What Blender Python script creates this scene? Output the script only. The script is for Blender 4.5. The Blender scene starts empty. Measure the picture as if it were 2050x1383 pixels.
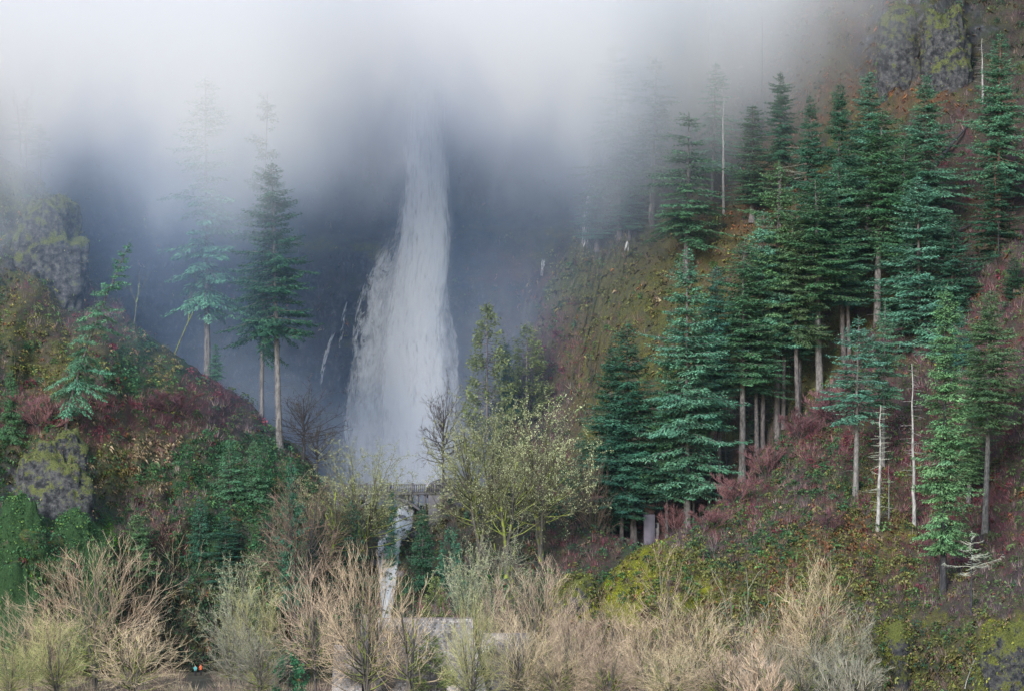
import bpy, math, random
import numpy as np
from mathutils import Vector
D = bpy.data
scene = bpy.context.scene
COL = scene.collection
R = math.radians

# ------------------------------------------------------------------ camera
F, PX0, PY0, ZC = 7200.0, 1025.0, 900.0, 40.0      # focal length in photo pixels, optical axis, eye height
cam_d = D.cameras.new('camera'); cam = D.objects.new('camera', cam_d); COL.objects.link(cam)
cam_d.sensor_width = 36.0; cam_d.lens = 36.0*F/2050.0
cam_d.shift_y = (PY0-691.5)/2050.0
cam_d.clip_start = 5.0; cam_d.clip_end = 9000.0
cam.location = (0, 0, ZC); cam.rotation_euler = (R(90), 0, 0)
scene.camera = cam

def at(px, py, Y):
    return Vector(((px-PX0)/F*Y, Y, ZC-(py-PY0)/F*Y))

# ------------------------------------------------------------------ sky, sun, exposure
SUN_EL, SUN_AZ = R(24), R(204)          # soft overcast light from high behind the camera's right
w = D.worlds.new('World'); scene.world = w; w.use_nodes = True
nt = w.node_tree; nt.nodes.clear()
sky = nt.nodes.new('ShaderNodeTexSky'); sky.sky_type = 'NISHITA'; sky.sun_disc = False
sky.sun_elevation = SUN_EL; sky.sun_rotation = SUN_AZ
sky.air_density = 1.6; sky.dust_density = 0.6; sky.ozone_density = 2.0
bg = nt.nodes.new('ShaderNodeBackground'); bg.inputs['Strength'].default_value = 0.11
wo = nt.nodes.new('ShaderNodeOutputWorld')
nt.links.new(sky.outputs[0], bg.inputs[0]); nt.links.new(bg.outputs[0], wo.inputs[0])
sun_d = D.lights.new('sun', 'SUN'); sun_d.energy = 2.0; sun_d.angle = R(20); sun_d.color = (1.0, 0.96, 0.945)
sun = D.objects.new('sun', sun_d); COL.objects.link(sun)
sdir = Vector((math.sin(SUN_AZ)*math.cos(SUN_EL), math.cos(SUN_AZ)*math.cos(SUN_EL), math.sin(SUN_EL)))
sun.rotation_euler = sdir.to_track_quat('Z', 'Y').to_euler()
sun.location = (0, 300, 300)
vs = scene.view_settings
scene.display_settings.display_device = 'sRGB'
vs.view_transform = 'Standard'; vs.look = 'None'; vs.gamma = 1.0; vs.use_curve_mapping = False
vs.exposure = 1.27
cy = scene.cycles
cy.max_bounces = 5; cy.diffuse_bounces = 1; cy.glossy_bounces = 1; cy.transmission_bounces = 2
cy.transparent_max_bounces = 24; cy.volume_bounces = 5
cy.volume_step_rate = 1.0; cy.volume_max_steps = 96
cy.use_denoising = True
cy.caustics_reflective = False; cy.caustics_refractive = False

# ------------------------------------------------------------------ noise and helpers
def _hash(ix, iy, iz, seed):
    h = (ix.astype(np.int64)*374761393 + iy.astype(np.int64)*668265263 + iz.astype(np.int64)*2147483647 + seed*974711) & 0xffffffff
    h = ((h ^ (h >> 13))*1274126177) & 0xffffffff
    h = ((h ^ (h >> 16))*2246822519) & 0xffffffff
    return ((h ^ (h >> 15)) & 0xffffff)/float(0xffffff)

def vnoise(x, y, z, seed=0):
    x = np.asarray(x, float); y = np.asarray(y, float)+0*x; z = np.asarray(z, float)+0*x
    fx, fy, fz = np.floor(x), np.floor(y), np.floor(z)
    tx, ty, tz = x-fx, y-fy, z-fz
    tx, ty, tz = [t*t*t*(t*(6*t-15)+10) for t in (tx, ty, tz)]
    r = 0
    for a in (0, 1):
        for b in (0, 1):
            for c in (0, 1):
                wgt = (tx if a else 1-tx)*(ty if b else 1-ty)*(tz if c else 1-tz)
                r = r + wgt*_hash(fx+a, fy+b, fz+c, seed)
    return r*2-1

def fbm(x, y, z, octv=4, seed=0, ridged=False):
    s, amp, tot = 0, 1.0, 0
    for o in range(octv):
        n = vnoise(x*2**o, y*2**o, z*2**o, seed+o*17)
        if ridged: n = 1-2*np.abs(n)
        s = s+amp*n; tot += amp; amp *= 0.5
    return s/tot

def tps(pts):
    """smooth surface through (a, b, value) control points"""
    P = np.array(pts, float); A = P[:, :2]; v = P[:, 2]; n = len(P)
    def K(d2): return 0.5*d2*np.log(d2+1e-9)
    d2 = ((A[:, None]-A[None])**2).sum(-1)
    M = np.zeros((n+3, n+3)); M[:n, :n] = K(d2)+np.eye(n)*1e-3
    M[:n, n] = 1; M[:n, n+1:] = A; M[n, :n] = 1; M[n+1:, :n] = A.T
    cf = np.linalg.solve(M, np.concatenate([v, [0, 0, 0]]))
    def f(a, b):
        a = np.asarray(a, float); r = cf[n]+cf[n+1]*a+cf[n+2]*b
        for i in range(n):
            r = r+cf[i]*K((a-A[i, 0])**2+(b-A[i, 1])**2)
        return r
    return f

def new_mesh(name, V, faces_list, smooth=False, attrs=None):
    """faces_list: list of int arrays (n, k) ; attrs: {name: (n,3)/(n,) per vertex}"""
    me = D.meshes.new(name)
    V = np.ascontiguousarray(V, np.float32)
    loops = np.concatenate([f.ravel() for f in faces_list]).astype(np.int32)
    tot = np.concatenate([np.full(len(f), f.shape[1], np.int32) for f in faces_list])
    start = np.concatenate([[0], np.cumsum(tot)[:-1]]).astype(np.int32)
    me.vertices.add(len(V)); me.vertices.foreach_set('co', V.ravel())
    me.loops.add(len(loops)); me.loops.foreach_set('vertex_index', loops)
    me.polygons.add(len(tot)); me.polygons.foreach_set('loop_start', start); me.polygons.foreach_set('loop_total', tot)
    if smooth: me.polygons.foreach_set('use_smooth', np.ones(len(tot), bool))
    me.update(calc_edges=True)
    for k, a in (attrs or {}).items():
        a = np.asarray(a, np.float32)
        if a.ndim == 1:
            at_ = me.attributes.new(k, 'FLOAT', 'POINT'); at_.data.foreach_set('value', a)
        else:
            at_ = me.attributes.new(k, 'FLOAT_COLOR', 'POINT')
            at_.data.foreach_set('color', np.concatenate([a, np.ones((len(a), 1), np.float32)], 1).ravel())
    return me

def link(name, me, mat=None, parent=None, **props):
    o = D.objects.new(name, me); COL.objects.link(o)
    if mat is not None and len(me.materials) == 0:
        for m in (mat if isinstance(mat, (list, tuple)) else [mat]): me.materials.append(m)
    if parent is not None: o.parent = parent
    for k, v in props.items(): o[k] = v
    return o

def empty(name, loc, label, cat, group=None, rz=0.0):
    o = D.objects.new(name, None); COL.objects.link(o)
    o.location = loc; o.rotation_euler = (0, 0, rz); o.empty_display_size = 0.5
    o['label'] = label; o['category'] = cat
    if group: o['group'] = group
    return o

class MB:
    """collects polygons, builds one mesh"""
    def __init__(s): s.V = []; s.F = {}; s.n = 0
    def add(s, V, Fs):
        V = np.asarray(V, float).reshape(-1, 3); s.V.append(V)
        for f in Fs:
            s.F.setdefault(len(f), []).append([i+s.n for i in f])
        s.n += len(V)
    def add_np(s, V, Fa):
        s.V.append(V); s.F.setdefault(Fa.shape[1], []).extend((Fa+s.n).tolist()); s.n += len(V)
    def box(s, lo, hi, rz=0.0, c=None):
        x0, y0, z0 = lo; x1, y1, z1 = hi
        V = np.array([[x0,y0,z0],[x1,y0,z0],[x1,y1,z0],[x0,y1,z0],[x0,y0,z1],[x1,y0,z1],[x1,y1,z1],[x0,y1,z1]], float)
        if rz:
            c = np.array(c if c is not None else [(x0+x1)/2, (y0+y1)/2, 0]); ca, sa = math.cos(rz), math.sin(rz)
            q = V-np.array([c[0], c[1], 0]); V = np.stack([q[:,0]*ca-q[:,1]*sa+c[0], q[:,0]*sa+q[:,1]*ca+c[1], q[:,2]], 1)
        s.add(V, [(0,3,2,1),(4,5,6,7),(0,1,5,4),(1,2,6,5),(2,3,7,6),(3,0,4,7)])
    def tube(s, pts, rad, k=6, cap=True):
        V, Fa = tube(np.array(pts, float), np.array(rad, float)*np.ones(len(pts)), k)
        s.add_np(V, Fa)
        if cap:
            a = s.n-len(V)
            s.F.setdefault(k, []).append([a+i for i in range(k)][::-1]); s.F[k].append([a+len(V)-k+i for i in range(k)])
    def mesh(s, name, smooth=False):
        return new_mesh(name, np.concatenate(s.V), [np.array(f) for f in s.F.values()], smooth)

def tube(P, rad, k):
    T = np.gradient(P, axis=0); T /= np.linalg.norm(T, axis=1, keepdims=True)+1e-9
    up = np.array([0, 0, 1.0]) if abs(T[0, 2]) < 0.8 else np.array([1.0, 0, 0])
    A = np.cross(T, up); A /= np.linalg.norm(A, axis=1, keepdims=True)+1e-9
    B = np.cross(T, A)
    an = np.arange(k)*2*math.pi/k
    V = (P[:, None]+rad[:, None, None]*(A[:, None]*np.cos(an)[None, :, None]+B[:, None]*np.sin(an)[None, :, None])).reshape(-1, 3)
    i = np.arange(len(P)-1)[:, None]*k; j = np.arange(k)[None]; j2 = (j+1) % k
    Fa = np.stack([i+j, i+j2, i+k+j2, i+k+j], -1).reshape(-1, 4)
    return V, Fa

# ------------------------------------------------------------------ material helpers
def mat_new(name):
    m = D.materials.new(name); m.use_nodes = True; n = m.node_tree; n.nodes.clear()
    out = n.nodes.new('ShaderNodeOutputMaterial')
    return m, n, out
def N(n, t, **kw):
    x = n.nodes.new(t)
    for k, v in kw.items():
        if k.startswith('i_'): x.inputs[k[2:].replace('_', ' ')].default_value = v
        else: setattr(x, k, v)
    return x
def noise_node(n, scale, detail=4, rough=0.55, vec=None, dist=0.0):
    x = N(n, 'ShaderNodeTexNoise'); x.inputs['Scale'].default_value = scale; x.inputs['Detail'].default_value = detail
    x.inputs['Roughness'].default_value = rough; x.inputs['Distortion'].default_value = dist
    if vec is not None: n.links.new(vec, x.inputs['Vector'])
    return x
def mathn(n, op, a, b=None, c=None, clamp=False):
    x = N(n, 'ShaderNodeMath', operation=op, use_clamp=clamp)
    for i, v in enumerate((a, b, c)):
        if v is None: continue
        if isinstance(v, (int, float)): x.inputs[i].default_value = v
        else: n.links.new(v, x.inputs[i])
    return x.outputs[0]
def ramp(n, fac, stops):
    r = N(n, 'ShaderNodeValToRGB'); e = r.color_ramp.elements
    while len(e) < len(stops): e.new(0.5)
    for q, (p, c) in zip(e, stops): q.position = p; q.color = (*c, 1) if len(c) == 3 else c
    n.links.new(fac, r.inputs[0]); return r.outputs[0]
def maprange(n, v, a, b, c=0.0, d=1.0, smooth=False):
    x = N(n, 'ShaderNodeMapRange'); x.interpolation_type = 'SMOOTHSTEP' if smooth else 'LINEAR'
    n.links.new(v, x.inputs['Value'])
    for k, q in zip(('From Min', 'From Max', 'To Min', 'To Max'), (a, b, c, d)): x.inputs[k].default_value = q
    return x.outputs['Result']
def mixc(n, fac, a, b, blend='MIX'):
    x = N(n, 'ShaderNodeMix', data_type='RGBA', blend_type=blend)
    for i, v in ((0, fac), (6, a), (7, b)):
        if isinstance(v, (int, float)): x.inputs[i].default_value = v
        elif isinstance(v, tuple): x.inputs[i].default_value = (*v, 1)
        else: n.links.new(v, x.inputs[i])
    return x.outputs[2]
def principled(n, out, col, rough=0.85, bump=None, bstr=0.4, bdist=0.1, spec=0.25, transl=0.0):
    p = N(n, 'ShaderNodeBsdfPrincipled')
    if isinstance(col, tuple): p.inputs['Base Color'].default_value = (*col, 1)
    else: n.links.new(col, p.inputs['Base Color'])
    p.inputs['Roughness'].default_value = rough; p.inputs['Specular IOR Level'].default_value = spec
    if bump is not None:
        b = N(n, 'ShaderNodeBump'); b.inputs['Strength'].default_value = bstr; b.inputs['Distance'].default_value = bdist
        n.links.new(bump, b.inputs['Height']); n.links.new(b.outputs[0], p.inputs['Normal'])
    if transl:
        t = N(n, 'ShaderNodeBsdfTranslucent'); mx = N(n, 'ShaderNodeMixShader'); mx.inputs[0].default_value = transl
        if isinstance(col, tuple): t.inputs[0].default_value = (*col, 1)
        else: n.links.new(col, t.inputs[0])
        n.links.new(p.outputs[0], mx.inputs[1]); n.links.new(t.outputs[0], mx.inputs[2]); n.links.new(mx.outputs[0], out.inputs[0])
    else: n.links.new(p.outputs[0], out.inputs[0])
    return p
# ------------------------------------------------------------------ terrain
# vegetation / rock cover colours (the ground material darkens them further)
COVER = {
 'red':   (0.125, 0.060, 0.070), 'rust': (0.24, 0.135, 0.085), 'moss': (0.34, 0.36, 0.06), 'olive': (0.150, 0.155, 0.055),
 'green': (0.045, 0.130, 0.055), 'tan':  (0.33, 0.245, 0.165), 'rock': (0.080, 0.082, 0.090), 'dark': (0.055, 0.065, 0.060),
 'plum':  (0.095, 0.062, 0.078), 'grass': (0.12, 0.30, 0.04)}
KINDS_ = list(COVER)

def cover_field(blobs):
    """blobs: (px, py, rx, ry, kind, weight) in photo pixels at the layer's nominal depth"""
    def f(px, py, rough):
        W = np.zeros((len(KINDS_), px.size))
        jx = px+rough[0]*38; jy = py+rough[1]*38
        for (bx, by, rx, ry, k, wt) in blobs:
            g = np.exp(-(((jx-bx)/rx)**2+((jy-by)/ry)**2))
            W[KINDS_.index(k)] += wt*g
        W += 1e-4
        n = np.stack([0.5+0.5*vnoise(px/22, py/16, i*7.3, 31+i) for i in range(len(KINDS_))])
        n2 = np.stack([0.5+0.5*vnoise(px/5, py/5, i*3.3, 77+i) for i in range(len(KINDS_))])
        W = ((W/W.sum(0))+0.04)*(0.05+n**2.2)*(0.1+n2**1.5)
        return W/W.sum(0)
    return f

LAYERS = {}
def layer(name, x0, x1, ridge, pyb, depth, step, rough, cover, roll=3.0, back=((3, -0.6), (8, -3), (20, -9), (45, -24)), cliffy=0.4, label=None, ledge=None):
    """a hillside as a real surface: ridge line (px, py), lower edge pyb, depth control points (px, py, Y)"""
    Yr = float(np.mean([d[2] for d in depth]))
    f = tps([((a-PX0)/100, (b-PY0)/100, c) for a, b, c in depth])
    nx = int((x1-x0)/F*Yr/step); u = np.linspace(x0, x1, nx)
    rx, ry = zip(*ridge)
    ry_ = np.interp(u, rx, ry)+5*vnoise(u/14, 0, 0, 5)+2.5*vnoise(u/4, 0, 0, 6)
    hgt = (pyb-ry_.min())/F*Yr; nz = int(hgt/step*1.1)
    v = np.linspace(0, 1, nz)
    PXg, vg = np.meshgrid(u, v, indexing='ij')
    PYg = pyb+(ry_[:, None]-pyb)*vg
    Yg = f((PXg-PX0)/100, (PYg-PY0)/100)
    X = (PXg-PX0)/F*Yr; Z = ZC-(PYg-PY0)/F*Yr     # nominal
    big = fbm(X/22, 0, Z/22, 3, 3)
    crag = fbm(X/7+big, 3.1, Z/11, 5, 11, ridged=True)
    cols = fbm(X/2.2, 9.0, Z/16, 3, 23, ridged=True)
    lump = fbm(X/2.6, 1.0, Z/2.6, 4, 41)
    gul = fbm((X-0.35*Z)/9, 5.0, (Z+0.3*X)/26, 3, 29, ridged=True)
    r0 = [fbm(PXg.ravel()/60, PYg.ravel()/60, 1.5, 3, 51), fbm(PXg.ravel()/60, PYg.ravel()/60, 8.5, 3, 52)]
    W = cover_field(cover)(PXg.ravel(), PYg.ravel(), r0)
    Wm = W.reshape(len(KINDS_), nx, nz); rockm = Wm[KINDS_.index('rock')]
    rk = np.clip((rockm-.12)/.35, 0, 1)
    blk = fbm(X/1.5+0.6*vnoise(X/6, 0, Z/6, 91), 2.2, Z/9, 2, 93, ridged=True)*.9+1.1*fbm(X/5, 4.4, Z/3.2, 3, 95, ridged=True)
    Yg = Yg-rk*blk*1.5*max(1, step)
    Yg = Yg-rough*(2.6*big+2.2*gul+3.6*crag*cliffy+1.5*cols*cliffy+1.5*lump)
    if ledge:      # overhanging upper tier set back above a ledge
        lp = np.interp(PXg, *ledge)+4*vnoise(PXg/25, 0, 0, 7)
        Yg = Yg+9*np.clip((lp-PYg)/9, 0, 1)-4.5*np.clip((lp-10-PYg)/30, 0, 1)
    dr = np.clip((PYg-ry_[:, None])/F*Yr, 0, None)
    Yg = Yg+roll*np.exp(-dr/1.6)*1.6
    V = np.stack([(PXg-PX0)/F*Yg, Yg, ZC-(PYg-PY0)/F*Yg], -1)
    rowsb = []
    last = V[:, -1]
    for dy, dz in back:
        q = last.copy(); q[:, 1] += dy; q[:, 0] *= q[:, 1]/last[:, 1]; q[:, 2] += dz; rowsb.append(q[:, None])
    Vall = np.concatenate([V]+rowsb, 1); nr = Vall.shape[1]
    C = np.tensordot(W.T, np.array([COVER[k] for k in KINDS_]), 1).reshape(nx, nz, 3)
    Call = np.concatenate([C]+[C[:, -1:]]*len(back), 1); Rall = np.concatenate([rockm]+[rockm[:, -1:]]*len(back), 1)
    i = (np.arange(nx-1)[:, None]*nr+np.arange(nr-1)[None]); Fa = np.stack([i, i+nr, i+nr+1, i+1], -1).reshape(-1, 4)
    me = new_mesh(name, Vall.reshape(-1, 3), [Fa], True, {'cover': Call.reshape(-1, 3), 'rock': Rall.ravel()})
    o = link(name, me, TERRAIN, kind='structure')
    if label: o['label'] = label
    # normals for scattering
    dx = np.gradient(V, axis=0); dz = np.gradient(V, axis=1); nn = np.cross(dx, dz); nn /= np.linalg.norm(nn, axis=-1, keepdims=True)+1e-9
    LAYERS[name] = dict(V=V, N=nn, W=Wm, px=u, ridge=ry_, pyb=pyb, depthf=f, PX=PXg, PY=PYg)
    return o

def surfY(name, PXq, PYq):
    L = LAYERS[name]; u = L['px']; V = L['V']; nz = V.shape[1]
    a = np.clip((PXq-u[0])/(u[-1]-u[0])*(len(u)-1), 0, len(u)-1.001); i = a.astype(int); fa = a-i
    def col(ii):
        rd = L['ridge'][ii]; t = np.clip((PYq-L['pyb'])/(rd-L['pyb']), 0, .9999)*(nz-1); j = t.astype(int); ft = t-j
        return V[ii, j, 1]*(1-ft)+V[ii, np.minimum(j+1, nz-1), 1]*ft
    return col(i)*(1-fa)+col(i+1)*fa

def surf(name, px, py):
    """point of a layer at photo position (px, py)"""
    L = LAYERS[name]; i = int(np.clip(np.searchsorted(L['px'], px), 0, len(L['px'])-1))
    col = L['PY'][i]; j = int(np.argmin(np.abs(col-py)))
    p = L['V'][i, j]
    Y = p[1]
    return Vector(((px-PX0)/F*Y, Y, p[2]))

def make_terrain_mat():
    m, n, out = mat_new('hillside_cover')
    at_ = N(n, 'ShaderNodeAttribute', attribute_name='cover'); rk = N(n, 'ShaderNodeAttribute', attribute_name='rock')
    tc = N(n, 'ShaderNodeTexCoord')
    n1 = noise_node(n, 0.9, 6, 0.7, tc.outputs['Object']); n2 = noise_node(n, 4.0, 5, 0.7, tc.outputs['Object'])
    hv = N(n, 'ShaderNodeHueSaturation'); n.links.new(at_.outputs['Color'], hv.inputs['Color'])
    n.links.new(maprange(n, n2.outputs[0], 0.3, 0.7, 0.07, 0.80), hv.inputs['Value'])  # ground darkened in random spots: undergrowth shade is put into its colour
    hv.inputs['Saturation'].default_value = 1.2
    n.links.new(maprange(n, n1.outputs[0], 0.3, 0.7, 0.475, 0.525), hv.inputs['Hue'])
    stain = maprange(n, n1.outputs[0], 0.5, 0.62, 0.0, 0.55)
    c = mixc(n, stain, hv.outputs[0], (0.035, 0.032, 0.035))
    # lichen-pale flecks and wet dark seams on bare rock
    mp = N(n, 'ShaderNodeMapping'); mp.inputs['Scale'].default_value = (1.0, 1.0, 0.55); n.links.new(tc.outputs['Object'], mp.inputs[0])
    n3 = noise_node(n, 1.3, 7, 0.75, mp.outputs[0])
    rc = ramp(n, n3.outputs[0], [(0.38, (0.015, 0.017, 0.022)), (0.54, (0.060, 0.062, 0.072)), (0.70, (0.22, 0.22, 0.23))])
    c = mixc(n, maprange(n, rk.outputs['Fac'], 0.25, 0.7), c, rc)
    bump = mathn(n, 'ADD', n2.outputs[0], n3.outputs[0])
    principled(n, out, c, 0.9, bump, 0.6, 0.3)
    return m
TERRAIN = make_terrain_mat()

def ground():
    m, n, out = mat_new('valley_floor')
    tc = N(n, 'ShaderNodeTexCoord'); a = noise_node(n, 0.12, 6, 0.65, tc.outputs['Object']); b = noise_node(n, 2.5, 5, 0.7, tc.outputs['Object'])
    c = ramp(n, a.outputs[0], [(0.35, (0.05, 0.065, 0.035)), (0.5, (0.10, 0.075, 0.06)), (0.65, (0.14, 0.12, 0.09))])
    c = mixc(n, maprange(n, b.outputs[0], 0.3, 0.7, 0.0, 0.7), c, (0.04, 0.05, 0.03))
    principled(n, out, c, 0.95, b.outputs[0], 0.6, 0.2)
    g = np.linspace(-1, 1, 61); s = np.sign(g)*np.abs(g)**3*6000
    X, Y = np.meshgrid(s, s+560, indexing='ij'); Z = 3.7+0.0*X
    i = np.arange(60)[:, None]*61+np.arange(60)[None]
    me = new_mesh('ground', np.stack([X, Y, Z], -1).reshape(-1, 3), [np.stack([i, i+61, i+62, i+1], -1).reshape(-1, 4)], True)
    link('ground', me, m, kind='structure')
ground()

layer('cliff', -330, 1420,
  [(-330, -230), (1420, -230)], 1080,
  [(-330, 0, 655), (-330, 900, 640), (100, -100, 688), (100, 500, 672), (300, 200, 692), (300, 800, 678), (600, 0, 698), (600, 500, 692), (600, 1000, 686), (850, -200, 700), (850, 500, 692), (850, 1000, 682),
   (1100, 0, 698), (1100, 500, 690), (1100, 900, 682), (1420, 0, 692), (1420, 900, 672)],
  0.9, 0.8,
  [(150, 560, 220, 170, 'rock', .8), (300, 450, 200, 160, 'plum', 1), (500, 700, 250, 200, 'rock', 1), (450, 560, 120, 100, 'red', .5), (850, 400, 400, 100, 'dark', 1), (660, 488, 110, 13, 'moss', 2.0), (640, 468, 130, 10, 'dark', 2.5),
   (850, 700, 300, 200, 'rock', 1), (1010, 620, 130, 150, 'plum', 1.0), (1060, 560, 90, 70, 'rust', .6), (1020, 452, 150, 11, 'moss', 1.8), (1000, 475, 150, 12, 'dark', 2.5), (1060, 560, 20, 50, 'tan', 1.2), (1030, 550, 14, 40, 'rust', 1.5), (1110, 560, 16, 50, 'tan', 1.2), (1100, 520, 60, 60, 'olive', .7), (800, 100, 900, 250, 'dark', 1),
   (1150, 250, 180, 180, 'plum', .6), (1080, 760, 130, 130, 'plum', .7), (1060, 800, 100, 80, 'olive', .5), (-200, 500, 200, 400, 'dark', 1)],
  roll=0, back=((60, 3), (300, 5)), cliffy=1.0, ledge=([150, 400, 600, 700, 800, 950, 1050, 1200, 1420], [520, 500, 482, 484, 486, 470, 456, 462, 470]))

layer('hillside_right_back', 930, 2500,
  [(930, 1400), (960, 1050), (1000, 860), (1040, 740), (1065, 660), (1100, 560), (1140, 500), (1170, 420), (1190, 300), (1210, 150), (1240, 0), (1260, -150), (1300, -250), (2500, -260)], 1420,
  [(930, 1200, 625), (950, 800, 672), (1100, 900, 655), (1100, 600, 676), (1180, 500, 680), (1200, 200, 690), (1250, 1200, 600), (1300, 900, 640), (1280, 560, 668), (1330, 440, 676), (1350, 300, 690),
   (1500, 430, 664), (1480, 520, 656), (1520, 200, 700), (1500, 0, 720), (1600, 900, 620), (1650, 600, 640), (1700, 300, 672), (1700, 170, 690), (1760, 150, 690), (1740, 20, 700), (1850, 165, 676), (1850, 20, 682), (1950, 20, 690), (1900, 500, 640), (2100, 300, 660), (2100, 900, 600), (2500, 400, 620), (2500, 1200, 560), (1850, -200, 700), (2500, -200, 660)],
  0.9, 0.9,
  [(1270, 600, 110, 150, 'olive', 1.3), (1330, 500, 120, 60, 'tan', .35), (1200, 560, 60, 80, 'olive', .6), (1280, 470, 80, 50, 'dark', .8), (1150, 720, 90, 70, 'red', 1), (1190, 800, 30, 80, 'moss', .7), (1130, 830, 60, 60, 'plum', .9), (1240, 700, 80, 80, 'olive', .8),
   (1350, 250, 200, 150, 'dark', .6), (1450, 200, 150, 120, 'rust', .7), (1500, 440, 70, 30, 'rust', 1.5), (1420, 500, 80, 60, 'olive', .7), (1500, 520, 90, 40, 'red', .7), (1560, 180, 90, 90, 'rust', 1.2),
   (1650, 150, 120, 60, 'rust', 1.2), (1600, 90, 70, 60, 'olive', .8), (1700, 70, 60, 60, 'red', .8), (1690, 60, 80, 40, 'rust', .7), (1800, 100, 85, 60, 'rock', 2.4), (1880, 90, 60, 80, 'rock', 2.6), (1840, 60, 40, 60, 'olive', .7), (1780, 200, 130, 22, 'rust', 1.6), (1620, 300, 120, 100, 'olive', .7),
   (1560, 300, 60, 120, 'rust', .9), (1860, 190, 100, 40, 'rust', .6), (1960, 90, 50, 90, 'dark', 1.2), (1930, 240, 80, 60, 'plum', 1), (1920, 330, 80, 60, 'red', .8), (1960, 430, 90, 140, 'red', 1.2), (1960, 500, 80, 100, 'plum', .7), (1700, 650, 150, 150, 'olive', .8), (1700, 600, 100, 100, 'red', .5),
   (1700, 400, 200, 120, 'dark', .6), (1300, 1000, 200, 120, 'red', .9), (1300, 900, 200, 200, 'dark', .5), (1100, 1000, 150, 100, 'red', .5), (1100, 1080, 200, 100, 'dark', .8), (2200, 600, 200, 500, 'plum', .6)],
  roll=1.5, back=((8, -0.5), (30, 2), (120, 6)), cliffy=0.8)

layer('hillside_left', -420, 800,
  [(-420, 120), (-150, 210), (-30, 290), (25, 328), (70, 345), (110, 400), (140, 455), (160, 505), (172, 560), (200, 592), (240, 605), (275, 650), (305, 680), (345, 700), (400, 745), (450, 775), (500, 805), (540, 850), (590, 890), (630, 940), (670, 1040), (700, 1180), (740, 1400), (800, 1405)], 1410,
  [(-420, 1400, 560), (-420, 200, 650), (0, 340, 650), (0, 480, 640), (100, 450, 645), (150, 540, 650), (60, 580, 628), (200, 700, 622), (60, 760, 606), (250, 800, 612), (60, 870, 590), (60, 1000, 586), (180, 900, 592), (180, 1000, 588),
   (330, 720, 634), (420, 780, 634), (400, 900, 610), (560, 890, 628), (600, 1000, 606), (700, 1000, 618), (60, 1040, 570), (150, 1040, 574), (60, 1200, 566), (220, 1080, 580), (200, 1200, 572), (350, 1050, 590), (500, 1150, 586), (350, 1280, 586), (390, 1400, 596), (0, 1400, 572), (650, 1400, 590), (700, 1250, 580), (800, 1250, 585)],
  0.7, 1.1,
  [(50, 400, 60, 50, 'olive', 1.2), (70, 480, 60, 50, 'rock', 1.6), (60, 520, 40, 30, 'rock', 1.5), (130, 470, 40, 60, 'olive', 1.0), (20, 430, 50, 60, 'moss', .35), (60, 580, 60, 40, 'olive', 1.0), (70, 590, 60, 25, 'red', .6),
   (120, 640, 80, 50, 'plum', .7), (60, 660, 60, 60, 'olive', 1.0), (120, 700, 50, 60, 'olive', 1.1), (200, 640, 70, 50, 'red', .9), (250, 700, 80, 60, 'green', .8), (250, 660, 60, 40, 'tan', .5), (200, 760, 60, 50, 'dark', .8), (300, 760, 60, 50, 'green', .8),
   (330, 720, 25, 60, 'olive', 1), (80, 820, 90, 30, 'red', 1.6), (200, 850, 120, 25, 'red', 1.3), (330, 830, 120, 40, 'red', 1.4), (400, 780, 70, 30, 'red', 1.3), (450, 850, 60, 50, 'plum', 1), (270, 900, 60, 40, 'tan', 1.0), (300, 970, 60, 50, 'green', .8), (220, 940, 50, 50, 'olive', .9),
   (70, 970, 60, 50, 'rock', 1.1), (90, 930, 70, 50, 'green', .8), (150, 1000, 50, 50, 'rock', .8), (140, 960, 50, 50, 'dark', .8), (340, 1000, 80, 50, 'plum', .9), (290, 1010, 60, 40, 'tan', .8), (400, 980, 60, 60, 'green', .9), (450, 1000, 50, 60, 'dark', .7),
   (60, 1080, 70, 60, 'green', 2.4), (160, 1075, 60, 30, 'green', 2.4), (60, 1060, 60, 25, 'moss', .4), (190, 1055, 35, 14, 'grass', 1.2), (215, 1075, 16, 10, 'grass', 1.6), (100, 1150, 100, 60, 'green', 2.2), (260, 1050, 60, 40, 'plum', 1.2), (350, 1060, 60, 40, 'red', 1),
   (500, 920, 80, 50, 'green', 1), (480, 1000, 70, 50, 'green', 1), (560, 960, 60, 60, 'green', .8), (600, 900, 50, 40, 'dark', .8), (620, 1050, 120, 70, 'dark', .8), (450, 1100, 150, 80, 'green', .9), (400, 1200, 300, 60, 'dark', 1.2), (-250, 700, 200, 400, 'dark', 1)],
  roll=2.5, cliffy=0.75)

layer('creek_bank', 560, 1330,
  [(560, 1400), (600, 1200), (640, 1060), (690, 992), (735, 996), (750, 1015), (860, 1015), (872, 985), (930, 968), (1000, 975), (1100, 990), (1200, 1060), (1270, 1095), (1330, 1110)], 1410,
  [(640, 1010, 618), (760, 1020, 622), (850, 1020, 624), (760, 1075, 616), (840, 1075, 618), (900, 990, 618), (1100, 1000, 618), (1200, 1060, 606), (640, 1300, 560), (800, 1080, 606), (790, 1220, 590), (1000, 1150, 590), (1000, 1300, 560), (1200, 1200, 575), (1300, 1250, 560), (800, 1400, 580), (1150, 1400, 565)],
  0.7, 0.7,
  [(800, 1080, 120, 100, 'dark', 1.5), (900, 1000, 100, 40, 'rock', .6), (1000, 1080, 200, 80, 'dark', 1.2), (1130, 1120, 80, 50, 'red', .6), (1000, 1180, 200, 40, 'green', .8), (900, 1230, 200, 60, 'dark', 1), (700, 1150, 60, 100, 'green', .7), (850, 1215, 120, 12, 'red', .8)],
  roll=2.0, cliffy=0.6)

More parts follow.
